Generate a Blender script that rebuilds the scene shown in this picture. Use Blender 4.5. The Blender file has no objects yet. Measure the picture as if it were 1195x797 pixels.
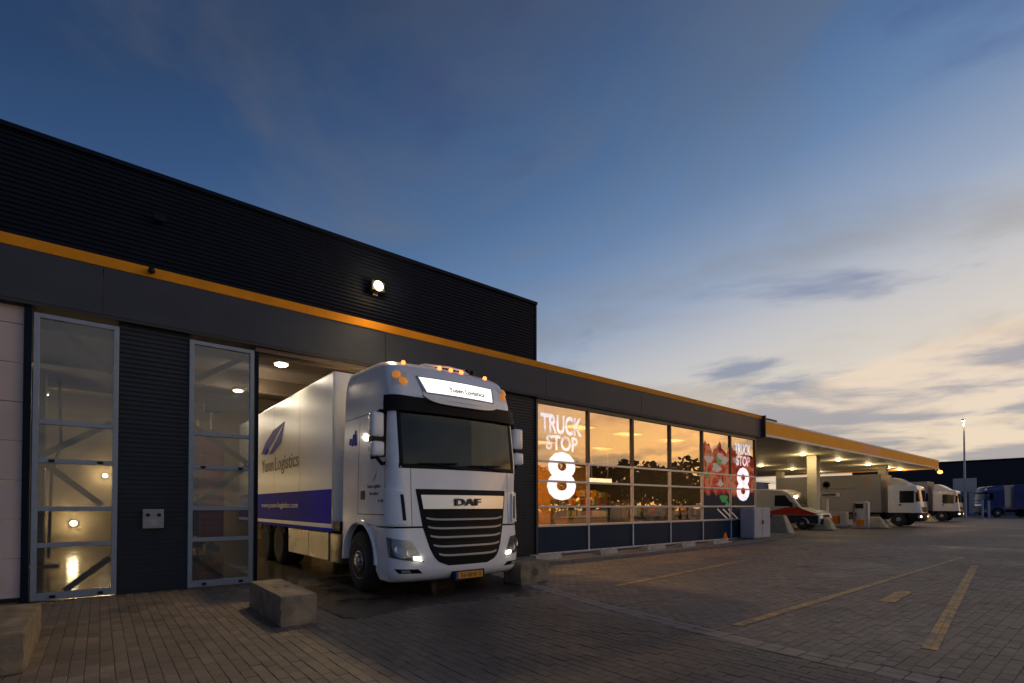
import bpy, bmesh, math, random
import numpy as np
from mathutils import Vector, Matrix
random.seed(7); rng = np.random.default_rng(7)
R = math.radians
sc = bpy.context.scene
C = sc.collection

# ------------------------------------------------------------------ camera
F_PX, W_PX, H_PX, HORIZON, PITCH, YAW, CAM_H = 590., 1195., 797., 590., 0.9, 39.16, 1.45
cam = bpy.data.cameras.new('camera')
camo = bpy.data.objects.new('camera', cam); C.objects.link(camo); sc.camera = camo
cam.sensor_width = 36; cam.lens = 36*F_PX/W_PX
PY0 = HORIZON - F_PX*math.tan(R(PITCH))
cam.shift_y = (PY0 - H_PX/2)/W_PX
cam.clip_start = 0.05; cam.clip_end = 4000
camo.location = (0, 0, CAM_H)
camo.rotation_euler = (R(90+PITCH), 0, R(-YAW))

# ------------------------------------------------------------------ sky (dusk)
CL_ROT, CL_LOC, VEIL_LOC = -20, (1.1, 8.2), (12.4, 1.1)
SUN_AZ = R(-26)                      # from +X towards -Y: the glow the shop windows mirror
SUN = Vector((math.cos(SUN_AZ), math.sin(SUN_AZ), 0.0))
world = bpy.data.worlds.new('World'); sc.world = world; world.use_nodes = True
wt = world.node_tree
class NT:
    def __init__(s, t): s.t = t
    def n(s, typ, **kw):
        nd = s.t.nodes.new(typ)
        for k, v in kw.items():
            if k.startswith('i_'):
                key = k[2:]; nd.inputs[int(key) if key.isdigit() else key].default_value = v
            else: setattr(nd, k, v)
        return nd
    def l(s, a, b): s.t.links.new(a, b)
    def math(s, op, a, b=None, clamp=False):
        nd = s.t.nodes.new('ShaderNodeMath'); nd.operation = op; nd.use_clamp = clamp
        for i, x in enumerate((a, b)):
            if x is None: continue
            if isinstance(x, (int, float)): nd.inputs[i].default_value = x
            else: s.l(x, nd.inputs[i])
        return nd.outputs[0]
    def ramp(s, fac, stops, interp='LINEAR'):
        nd = s.t.nodes.new('ShaderNodeValToRGB'); cr = nd.color_ramp; cr.interpolation = interp
        while len(cr.elements) < len(stops): cr.elements.new(0.5)
        for e, (p, c) in zip(cr.elements, stops):
            e.position = p; e.color = (*c, 1) if len(c) == 3 else c
        s.l(fac, nd.inputs[0]); return nd.outputs[0]
    def mix(s, fac, a, b, mode='MIX'):
        nd = s.t.nodes.new('ShaderNodeMix'); nd.data_type = 'RGBA'; nd.blend_type = mode
        for i, x in ((0, fac), (6, a), (7, b)):
            if isinstance(x, (int, float)): nd.inputs[i].default_value = x
            elif isinstance(x, tuple): nd.inputs[i].default_value = (*x, 1)
            else: s.l(x, nd.inputs[i])
        return nd.outputs[2]
    def vmath(s, op, a, b):
        nd = s.t.nodes.new('ShaderNodeVectorMath'); nd.operation = op
        for i, x in enumerate((a, b)):
            if isinstance(x, (tuple, Vector)): nd.inputs[i].default_value = x
            else: s.l(x, nd.inputs[i])
        return nd

T = NT(wt); bg = wt.nodes['Background']
gen = T.n('ShaderNodeTexCoord').outputs['Generated']
sep = T.n('ShaderNodeSeparateXYZ'); T.l(gen, sep.inputs[0])
zc = T.math('MAXIMUM', sep.outputs[2], 0.0)
dot = T.vmath('DOT_PRODUCT', gen, SUN).outputs['Value']
t_ = T.math('ADD', T.math('ADD', T.math('MULTIPLY', zc, -4.0), T.math('MULTIPLY', dot, 1.4)), -.15)
# away from the glow the low sky is dusky
t_ = T.math('SUBTRACT', t_, T.math('MULTIPLY', T.math('MULTIPLY', T.math('MINIMUM', T.math('MAXIMUM', T.math('SUBTRACT', .62, dot), 0.), .24), T.math('MAXIMUM', T.math('SUBTRACT', 1., T.math('MULTIPLY', zc, 4.0)), 0.)), 1.0))
# the band from -4 (dark, high, away from the sun) to 1.5 (low, at the sun)
P = lambda t: (t+4)/5.5
near = T.ramp(dot, [(.86, (0, 0, 0)), (.97, (1, 1, 1))], 'EASE')
tw = T.math('ADD', T.math('MINIMUM', t_, .0), T.math('MULTIPLY', T.math('MAXIMUM', t_, .0), near))
t01 = T.math('DIVIDE', T.math('ADD', tw, 4.0), 5.5, True)
grad = T.ramp(t01, [(0, (.006, .016, .05)), (P(-2.97), (.014, .034, .080)), (P(-2.55), (.025, .058, .134)),
                    (P(-1.9), (.055, .112, .222)), (P(-1.45), (.106, .172, .288)), (P(-.9), (.240, .285, .362)), (P(-.5), (.415, .405, .395)),
                    (P(-.05), (.545, .475, .380)), (P(.5), (1.55, .80, .19)), (P(1.2), (2.5, 1.05, .16))])
nish = T.n('ShaderNodeTexSky', sky_type='NISHITA', sun_disc=False, sun_elevation=R(-1), sun_rotation=R(90)-SUN_AZ, ozone_density=3.0)
base = T.mix(0.12, grad, nish.outputs[0])
# thin veil and cloud streaks, on a flat layer overhead
proj = T.n('ShaderNodeCombineXYZ')
den = T.math('ADD', zc, 0.13)
T.l(T.math('DIVIDE', sep.outputs[0], den), proj.inputs[0]); T.l(T.math('DIVIDE', sep.outputs[1], den), proj.inputs[1])
def layer(rot, scl, loc, ns, detail, rough, dist):
    vr = T.n('ShaderNodeVectorRotate', rotation_type='Z_AXIS'); vr.inputs['Angle'].default_value = R(rot); T.l(proj.outputs[0], vr.inputs['Vector'])
    mp = T.n('ShaderNodeMapping'); T.l(vr.outputs[0], mp.inputs[0]); mp.inputs['Scale'].default_value = (*scl, 1); mp.inputs['Location'].default_value = (*loc, 0)
    nz = T.n('ShaderNodeTexNoise', i_Scale=ns, i_Detail=detail, i_Roughness=rough, i_Distortion=dist); T.l(mp.outputs[0], nz.inputs['Vector']); return nz.outputs[0]
n1 = layer(CL_ROT, (1.30, .80), CL_LOC, 1.15, 8.0, .55, .35)
n2 = layer(CL_ROT, (1.0, .6), CL_LOC, .33, 2.0, .5, .2)
veil = layer(-20, (1.0, .85), VEIL_LOC, 1.25, 6.0, .55, .5)
low = T.math('MULTIPLY', T.math('MAXIMUM', T.math('SUBTRACT', .27, zc), 0.), T.math('MAXIMUM', T.math('SUBTRACT', dot, .45), 0.))
dens = T.math('ADD', T.math('ADD', n1, T.math('MULTIPLY', T.math('SUBTRACT', n2, .5), .40)), T.math('MULTIPLY', low, 1.9))
mask = T.ramp(dens, [(.53, (0, 0, 0)), (.67, (1, 1, 1))], 'EASE')
vmask = T.ramp(veil, [(.44, (0, 0, 0)), (.66, (1, 1, 1))], 'EASE')
glow = T.ramp(dot, [(.88, (0, 0, 0)), (.97, (1, 1, 1))], 'EASE')
veil_c = T.mix(1.0, T.mix(1.0, base, (.72, .70, .67), 'MULTIPLY'), (.038, .036, .036), 'ADD')
base2 = T.mix(T.math('MULTIPLY', vmask, .9), base, veil_c)
cl_far = T.mix(1.0, T.mix(1.0, base, (.34, .42, .60), 'MULTIPLY'), (.026, .026, .038), 'ADD')
edge = T.ramp(n1, [(.46, (1.7, .80, .24)), (.60, (.26, .16, .12))])
cl = T.mix(glow, cl_far, edge)
sky = T.mix(T.math('MULTIPLY', mask, .82), base2, cl)
T.l(sky, bg.inputs[0]); bg.inputs[1].default_value = 1.0
sun_l = bpy.data.lights.new('sun', 'SUN'); sun_l.energy = 0.22; sun_l.angle = R(50); sun_l.color = (1, .70, .40)     # the broad glow round the set sun
sun_o = bpy.data.objects.new('sun', sun_l); C.objects.link(sun_o)
sun_o.rotation_euler = Vector((-SUN.x, -SUN.y, -math.tan(R(10)))).to_track_quat('-Z', 'Y').to_euler()
sc.view_settings.view_transform = 'Standard'; sc.view_settings.look = 'None'
sc.view_settings.exposure = 0.52; sc.view_settings.gamma = 1.0
sc.view_settings.use_curve_mapping = False
sc.cycles.use_denoising = True
sc.cycles.max_bounces = 8; sc.cycles.transparent_max_bounces = 16
sc.cycles.sample_clamp_indirect = 6.0

# ------------------------------------------------------------------ materials
def mat(name, col, rough=.5, metal=0., var=.12, scale=4., bump=0., bscale=40., coat=0., emis=0., ecol=None, spec=.5, rvar=.08):
    m = bpy.data.materials.new(name); m.use_nodes = True
    t = NT(m.node_tree); b = m.node_tree.nodes['Principled BSDF']
    tc = t.n('ShaderNodeTexCoord').outputs['Object']
    nz = t.n('ShaderNodeTexNoise', i_Scale=scale, i_Detail=6.0, i_Roughness=.6); t.l(tc, nz.inputs['Vector'])
    lo = tuple(max(0, c*(1-var)) for c in col); hi = tuple(min(1, c*(1+var)) for c in col)
    t.l(t.ramp(nz.outputs[0], [(.3, lo), (.7, hi)]), b.inputs['Base Color'])
    t.l(t.math('ADD', t.math('MULTIPLY', nz.outputs[0], rvar*2), rough-rvar, True), b.inputs['Roughness'])
    b.inputs['Metallic'].default_value = metal
    b.inputs['Specular IOR Level'].default_value = spec
    if coat: b.inputs['Coat Weight'].default_value = coat; b.inputs['Coat Roughness'].default_value = .04
    if emis:
        b.inputs['Emission Color'].default_value = (*(ecol or col), 1); b.inputs['Emission Strength'].default_value = emis
    if bump:
        nb = t.n('ShaderNodeTexNoise', i_Scale=bscale, i_Detail=5.0); t.l(tc, nb.inputs['Vector'])
        bp = t.n('ShaderNodeBump', i_Strength=bump, i_Distance=.01); t.l(nb.outputs[0], bp.inputs['Height']); t.l(bp.outputs[0], b.inputs['Normal'])
    return m
def glass(name, tint=(.9, .93, .92), refl=.22, rough=.0, grime=.0, wav=.0):
    m = bpy.data.materials.new(name); m.use_nodes = True
    t = NT(m.node_tree); m.node_tree.nodes.clear()
    out = t.n('ShaderNodeOutputMaterial')
    tr = t.n('ShaderNodeBsdfTransparent'); tr.inputs[0].default_value = (*tint, 1)
    gl = t.n('ShaderNodeBsdfGlossy'); gl.inputs['Roughness'].default_value = rough
    if wav:
        tc = t.n('ShaderNodeTexCoord').outputs['Object']
        nb = t.n('ShaderNodeTexNoise', i_Scale=.9, i_Detail=1.0); t.l(tc, nb.inputs['Vector'])
        bp = t.n('ShaderNodeBump', i_Strength=1.0, i_Distance=wav); t.l(nb.outputs[0], bp.inputs['Height']); t.l(bp.outputs[0], gl.inputs['Normal'])
    lw = t.n('ShaderNodeLayerWeight', i_Blend=.5)
    fac = t.math('ADD', t.math('MULTIPLY', t.math('POWER', lw.outputs['Facing'], 4.0), .8), refl, True)
    mx = t.n('ShaderNodeMixShader'); t.l(fac, mx.inputs[0]); t.l(tr.outputs[0], mx.inputs[1]); t.l(gl.outputs[0], mx.inputs[2])
    last = mx.outputs[0]
    if grime:
        tc = t.n('ShaderNodeTexCoord').outputs['Object']
        nz = t.n('ShaderNodeTexNoise', i_Scale=1.6, i_Detail=8.0, i_Roughness=.65); t.l(tc, nz.inputs['Vector'])
        df = t.n('ShaderNodeBsdfDiffuse'); df.inputs[0].default_value = (.35, .33, .30, 1)
        m2 = t.n('ShaderNodeMixShader'); t.l(t.ramp(nz.outputs[0], [(.25, (grime*.35,)*3), (.75, (grime,)*3)]), m2.inputs[0]); t.l(last, m2.inputs[1]); t.l(df.outputs[0], m2.inputs[2]); last = m2.outputs[0]
    t.l(last, out.inputs[0]); return m
def emit(name, col, strength):
    return mat(name, col, rough=.4, var=0, emis=strength, ecol=col)

M = {}
M['clad'] = mat('dark_cladding', (.005, .009, .022), .6, .0, .25, 2.0, rvar=.1, spec=.12)
M['clad_wall'] = mat('navy_cladding', (.022, .028, .040), .5, .0, .25, 2.0, rvar=.1, spec=.25)
M['fascia'] = mat('grey_fascia', (.042, .050, .068), .55, 0, .16, 1.2, bump=.05, bscale=3, spec=.25)
M['yellow'] = mat('yellow_trim', (.70, .27, .010), .6, 0, .12, 2.5, spec=.15)
M['soffit'] = mat('dark_soffit', (.03, .03, .032), .7)
M['frame'] = mat('blue_grey_frame', (.23, .27, .33), .45, .3, .12, 6, rvar=.1)
M['frame_dark'] = mat('dark_mullion', (.035, .035, .04), .5)
M['silver'] = mat('silver_mullion', (.52, .53, .56), .38, .5, .1, 8)
M['navy'] = mat('navy_panel', (.006, .026, .056), .45, 0, .15, 2, spec=.15)
M['pink_door'] = mat('pale_sectional_door', (.52, .42, .39), .55, 0, .10, 1.5, bump=.03)
M['concrete'] = mat('weathered_concrete', (.20, .165, .115), .85, 0, .45, 4.2, bump=.7, bscale=38)
M['concrete2'] = mat('pale_concrete', (.36, .34, .30), .85, 0, .30, 5, bump=.3)
M['kerb'] = mat('kerb_concrete', (.14, .135, .13), .8, 0, .3, 4, bump=.3)
M['steel'] = mat('galvanised_steel', (.40, .41, .42), .45, .7, .2, 9)
M['dark_steel'] = mat('dark_brace_steel', (.055, .06, .07), .55, .2)
M['black'] = mat('black_plastic', (.012, .012, .014), .5, spec=.2)
M['rubber'] = mat('tyre_rubber', (.018, .018, .018), .8, 0, .3, 20, bump=.3)
M['white_paint'] = mat('white_truck_paint', (.86, .87, .90), .24, 0, .05, 2.6, coat=.6, rvar=.04)
M['box_white'] = mat('white_box_body', (.82, .82, .83), .34, 0, .04, 1.0, spec=.4, rvar=.05)
M['blue_band'] = mat('deep_blue_vinyl', (.008, .012, .62), .6, 0, .06, 2, spec=.05)
M['white_ink'] = mat('white_lettering', (.72, .72, .74), .4, 0, .03)
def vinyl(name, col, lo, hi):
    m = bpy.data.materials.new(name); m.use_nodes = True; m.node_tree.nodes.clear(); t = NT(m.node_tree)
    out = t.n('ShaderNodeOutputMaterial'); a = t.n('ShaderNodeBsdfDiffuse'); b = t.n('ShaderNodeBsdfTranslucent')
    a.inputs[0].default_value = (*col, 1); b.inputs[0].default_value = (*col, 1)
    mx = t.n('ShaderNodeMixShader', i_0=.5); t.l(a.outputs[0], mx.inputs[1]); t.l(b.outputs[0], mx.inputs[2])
    e = t.n('ShaderNodeEmission'); e.inputs[0].default_value = (*col, 1); e.inputs[1].default_value = .42     # added glow, stands in for shop light through the film
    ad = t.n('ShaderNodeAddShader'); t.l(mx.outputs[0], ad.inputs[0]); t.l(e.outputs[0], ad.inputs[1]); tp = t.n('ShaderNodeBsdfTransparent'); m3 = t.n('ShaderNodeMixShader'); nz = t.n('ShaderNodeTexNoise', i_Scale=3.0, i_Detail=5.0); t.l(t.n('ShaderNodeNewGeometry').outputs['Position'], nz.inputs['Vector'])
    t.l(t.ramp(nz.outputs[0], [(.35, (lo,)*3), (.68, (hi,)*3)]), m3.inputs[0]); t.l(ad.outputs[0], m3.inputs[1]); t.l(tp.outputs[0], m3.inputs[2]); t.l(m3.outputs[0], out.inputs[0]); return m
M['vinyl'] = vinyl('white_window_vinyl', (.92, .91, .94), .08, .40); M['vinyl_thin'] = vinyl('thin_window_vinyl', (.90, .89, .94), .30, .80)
M['dark_ink'] = mat('dark_lettering', (.05, .05, .055), .4)
M['purple_ink'] = mat('violet_emblem', (.060, .035, .48), .5, spec=.1)
M['chrome'] = mat('brushed_chrome', (.62, .63, .66), .32, .8, .03, 12)
M['rim'] = mat('wheel_rim', (.42, .42, .44), .38, .7, .2, 10)
M['grille'] = mat('grille_black', (.010, .011, .013), .5, spec=.12)
M['slat'] = mat('grille_slat_grey', (.30, .305, .32), .35, .3)
M['wind_glass'] = glass('windscreen_glass', (.34, .46, .47), .035, 0, .012)
M['seat_cloth'] = mat('seat_cloth', (.16, .17, .18), .85, 0, .2, 9)
M['cab_int'] = mat('cab_interior', (.06, .065, .07), .8)
M['lens'] = glass('lamp_lens', (.75, .78, .80), .12)
M['amber_off'] = mat('amber_lens', (.75, .24, .03), .25, 0, .1, 20, emis=.25, ecol=(1, .35, .05))
M['amber_on'] = emit('amber_marker_light', (1, .22, .04), 2.5)
M['drl'] = emit('white_running_light', (1, .86, .62), 7)
M['sign_face'] = emit('lit_sign_face', (1, .97, .90), 1.0)
M['headlamp_grey'] = mat('headlamp_grey', (.30, .31, .32), .3, .4, .2, 14)
M['teal_card'] = mat('teal_card', (.03, .30, .26), .5)
M['plate'] = mat('orange_yellow_plate', (.62, .26, .01), .45, 0, .05)
M['eu_blue'] = mat('plate_blue', (.02, .05, .30), .45)
M['alu'] = mat('aluminium_skirt', (.13, .11, .085), .30, .6, .3, 2.5, rvar=.1)
M['red'] = mat('red_paint', (.55, .035, .012), .35, 0, .08, coat=.4)
M['orange'] = mat('orange_panel', (.85, .25, .02), .45, 0, .08)
M['cream'] = mat('cream_pump_panel', (.66, .60, .50), .5, 0, .08)
M['van_white'] = mat('van_white_paint', (.70, .66, .58), .3, 0, .05, coat=.4)
M['cab_white'] = mat('lorry_white_paint', (.80, .79, .77), .3, 0, .05, coat=.4)
M['blue_truck'] = mat('blue_truck_paint', (.008, .024, .17), .35, 0, .1, coat=.4)
M['yell_line'] = None
M['canopy_soffit'] = mat('canopy_soffit', (.52, .47, .36), .6, 0, .08, .6)
M['canopy_edge'] = mat('canopy_white_edge', (.70, .66, .60), .5)
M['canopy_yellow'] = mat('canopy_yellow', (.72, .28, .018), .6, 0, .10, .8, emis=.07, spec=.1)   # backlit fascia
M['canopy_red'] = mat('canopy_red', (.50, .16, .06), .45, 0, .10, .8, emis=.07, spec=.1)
M['column'] = mat('cream_column', (.55, .50, .36), .55, 0, .1)
M['lamp_street'] = emit('street_lamp_face', (1, .52, .16), 1.5)
M['sign_grey'] = mat('sign_panel_grey', (.45, .45, .47), .5)
M['navy_sill'] = mat('dark_sill_paint', (.02, .025, .035), .4)
M['lamp_warm'] = emit('warm_lamp_face', (1, .74, .38), 2.6)
M['lamp_can'] = emit('canopy_lamp_face', (1, .86, .58), 14)
M['lamp_amber'] = emit('amber_lamp_face', (1, .30, .06), 3.5)
M['lamp_bay'] = emit('bay_lamp_face', (1, .80, .48), 16)
M['panel_light'] = emit('shop_ceiling_panel', (1, .55, .16), .9)
M['far_dark'] = mat('far_dark_cladding', (.020, .022, .032), .7, 0, .2, .3)
M['far_grey'] = mat('far_grey_wall', (.17, .18, .22), .7, 0, .2, .3)
M['far_blue'] = mat('far_blue_band', (.02, .05, .16), .6)
M['shop_glass'] = glass('shop_window_glass', (.82, .84, .82), .25, 0, .02, .006)
M['wash_glass'] = glass('wash_hall_glass', (.56, .57, .57), .075, 0, .20)
M['truck_side_glass'] = glass('door_window_glass', (.10, .12, .12), .06)
M['wall_warm'] = mat('warm_plaster', (.62, .42, .20), .75, 0, .1, 1.5)
M['hall_wall'] = mat('stained_hall_panel', (.42, .33, .20), .55, 0, .25, .9, bump=.1, bscale=6)
M['hall_ceiling'] = mat('hall_ceiling_sheet', (.16, .12, .085), .7, 0, .2, 1)
M['wet_floor'] = mat('wet_hall_floor', (.14, .115, .075), .16, 0, .35, 1.2, bump=.08, bscale=8, rvar=.12)
M['brush'] = mat('magenta_wash_brush', (.30, .04, .11), .9, 0, .35, 14, bump=.8, bscale=60)
M['brush_blue'] = mat('blue_wash_brush', (.05, .06, .22), .9, 0, .35, 14, bump=.8, bscale=60)
M['floor_tile'] = mat('shop_floor', (.20, .17, .13), .3)
M['shelf'] = mat('shelf_metal', (.12, .10, .08), .6)

# ------------------------------------------------------------------ mesh helpers
class MB:
    def __init__(s): s.v = []; s.f = []
    def add(s, vs, fs):
        o = len(s.v); s.v += [tuple(v) for v in vs]; s.f += [tuple(i+o for i in f) for f in fs]; return s
    def box(s, x0, x1, y0, y1, z0, z1, b=0.0):
        if b <= 0:
            return s.add([(x0,y0,z0),(x1,y0,z0),(x1,y1,z0),(x0,y1,z0),(x0,y0,z1),(x1,y0,z1),(x1,y1,z1),(x0,y1,z1)],
                         [(0,3,2,1),(4,5,6,7),(0,1,5,4),(1,2,6,5),(2,3,7,6),(3,0,4,7)])
        bm = bmesh.new(); bmesh.ops.create_cube(bm, size=1)
        for v in bm.verts: v.co = ((x0+x1)/2+v.co.x*(x1-x0), (y0+y1)/2+v.co.y*(y1-y0), (z0+z1)/2+v.co.z*(z1-z0))
        bmesh.ops.bevel(bm, geom=bm.edges[:], offset=b, segments=2, profile=.6, affect='EDGES')
        return s.bm(bm)
    def bm(s, bm):
        bm.verts.index_update(); s.add([v.co[:] for v in bm.verts], [[v.index for v in f.verts] for f in bm.faces]); bm.free(); return s
    def bar(s, a, b, w, h=None, up=(0,0,1)):
        a, b = Vector(a), Vector(b); h = h or w; d = (b-a).normalized(); u = Vector(up)
        if abs(d.dot(u)) > .98: u = Vector((0,1,0))
        r = d.cross(u).normalized()*w/2; u = r.cross(d).normalized()*h/2
        vs = [p+q for p in (a, b) for q in (-r-u, r-u, r+u, -r+u)]
        return s.add(vs, [(3,2,1,0),(4,5,6,7),(0,1,5,4),(1,2,6,5),(2,3,7,6),(3,0,4,7)])
    def tube(s, pts, r, n=10, cap=True):
        pts = [Vector(p) for p in pts]; rs = r if isinstance(r, (list, tuple)) else [r]*len(pts); o = len(s.v); vs = []; fs = []
        for i, p in enumerate(pts):
            d = (pts[min(i+1, len(pts)-1)]-pts[max(i-1, 0)]).normalized()
            u = Vector((0,0,1)) if abs(d.z) < .95 else Vector((1,0,0))
            a = d.cross(u).normalized(); b = d.cross(a).normalized()
            vs += [p+(a*math.cos(2*math.pi*k/n)+b*math.sin(2*math.pi*k/n))*rs[i] for k in range(n)]
        for i in range(len(pts)-1):
            for k in range(n): fs.append((i*n+k, i*n+(k+1)%n, (i+1)*n+(k+1)%n, (i+1)*n+k))
        if cap: fs.append(tuple(range(n))[::-1]); fs.append(tuple((len(pts)-1)*n+k for k in range(n)))
        return s.add(vs, fs)
    def lathe(s, prof, axis='z', n=24, loc=(0,0,0)):
        vs = []; fs = []; L = Vector(loc)
        for (r, h) in prof:
            for k in range(n):
                a = 2*math.pi*k/n; c, q = r*math.cos(a), r*math.sin(a)
                p = (c, q, h) if axis == 'z' else (h, c, q) if axis == 'x' else (c, h, q)
                vs.append(L+Vector(p))
        for i in range(len(prof)-1):
            for k in range(n): fs.append((i*n+k, i*n+(k+1)%n, (i+1)*n+(k+1)%n, (i+1)*n+k))
        for i, rev in ((0, True), (len(prof)-1, False)):
            if prof[i][0] > 1e-4:
                q = [i*n+k for k in range(n)]; fs.append(tuple(q[::-1] if rev else q))
        return s.add(vs, fs)
    def prism(s, poly, axis, a, b):
        # poly: 2D points; axis 'x': (y,z), 'y': (x,z), 'z': (x,y); extruded from a to b
        put = {'x': lambda p, h: (h, p[0], p[1]), 'y': lambda p, h: (p[0], h, p[1]), 'z': lambda p, h: (p[0], p[1], h)}[axis]
        n = len(poly); vs = [put(p, a) for p in poly]+[put(p, b) for p in poly]
        fs = [tuple(range(n)), tuple(range(n, 2*n))[::-1]]+[(i, n+i, n+(i+1)%n, (i+1)%n) for i in range(n)]
        return s.add(vs, fs)
    def ribs(s, x0, x1, z0, z1, y, depth=.022, pitch=.077):
        # sheet with horizontal ribs, facing -Y
        pr = []; z = z0
        while z < z1-1e-6:
            zz = min(z+pitch, z1); q = (zz-z)
            pr += [(y, z), (y, z+q*.42), (y-depth, z+q*.55), (y-depth, z+q*.87)]; z = zz
        pr += [(y, z1)]
        n = len(pr); vs = [(x0, a, b) for a, b in pr]+[(x1, a, b) for a, b in pr]
        fs = [(i, n+i, n+i+1, i+1) for i in range(n-1)]
        s.add(vs, fs)
        yb = y+.06
        return s.box(x0, x1, y+.004, yb, z0, z1)
    def build(s, name, m, parent=None, smooth=False, angle=35, fix=True):
        me = bpy.data.meshes.new(name); me.from_pydata(s.v, [], s.f); me.update()
        if fix:
            bm = bmesh.new(); bm.from_mesh(me); bmesh.ops.recalc_face_normals(bm, faces=bm.faces[:]); bm.to_mesh(me); bm.free()
        if smooth:
            me.polygons.foreach_set('use_smooth', [True]*len(me.polygons)); me.set_sharp_from_angle(angle=R(angle))
        ms = m if isinstance(m, (list, tuple)) else [m]
        for x in ms: me.materials.append(M[x] if isinstance(x, str) else x)
        o = bpy.data.objects.new(name, me); C.objects.link(o)
        if parent: o.parent = parent
        return o
def tag(o, label=None, cat=None, group=None, kind=None):
    for k, v in (('label', label), ('category', cat), ('group', group), ('kind', kind)):
        if v: o[k] = v
    return o
def thing(name, label, cat, loc=(0,0,0), rz=0., group=None):
    o = bpy.data.objects.new(name, None); o.empty_display_size = .2; C.objects.link(o)
    o.location = loc; o.rotation_euler = (0, 0, rz); return tag(o, label, cat, group)
def dup(root, loc, rz=None, label=None, parent=None):
    c = root.copy(); C.objects.link(c); c.parent = parent
    if loc is not None: c.location = loc
    if rz is not None: c.rotation_euler = (0, 0, rz)
    if label: c['label'] = label
    for ch in list(root.children):
        dup(ch, None, None, None, c)
    return c
def text(name, body, m, parent, loc, rot, width=None, height=None, bold=0., ext=.002, align='CENTER', shear=0.):
    cu = bpy.data.curves.new(name, 'FONT'); cu.body = body; cu.extrude = ext; cu.offset = bold; cu.align_x = align; cu.shear = shear; cu.resolution_u = 3
    tmp = bpy.data.objects.new(name, cu); C.objects.link(tmp)
    me = bpy.data.meshes.new_from_object(tmp); bpy.data.objects.remove(tmp); bpy.data.curves.remove(cu)
    co = np.array([v.co[:] for v in me.vertices]); lo, hi = co.min(0), co.max(0)
    sx = (width/(hi[0]-lo[0])) if width else None; sy = (height/(hi[1]-lo[1])) if height else None
    sx = sx or sy; sy = sy or sx
    for v in me.vertices: v.co = ((v.co.x-(lo[0]+hi[0])/2)*sx, (v.co.y-lo[1])*sy, v.co.z)
    me.materials.clear(); me.materials.append(M[m])
    o = bpy.data.objects.new(name, me); C.objects.link(o); o.location = loc; o.rotation_euler = rot
    if parent: o.parent = parent
    return o
FRONT = (R(90), 0, 0); SIDE = (R(90), 0, R(-90))
def lamp(name, kind, parent, loc, energy, col, size=.2, rot=None, spot=None, blend=.6):
    l = bpy.data.lights.new(name, kind); l.energy = energy; l.color = col
    if kind == 'AREA': l.size = size
    else: l.shadow_soft_size = size
    if spot: l.spot_size = R(spot); l.spot_blend = blend
    o = bpy.data.objects.new(name, l); C.objects.link(o); o.location = loc
    if rot: o.rotation_euler = rot
    if parent: o.parent = parent
    return o

D = 10.4                                   # the facade plane

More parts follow.
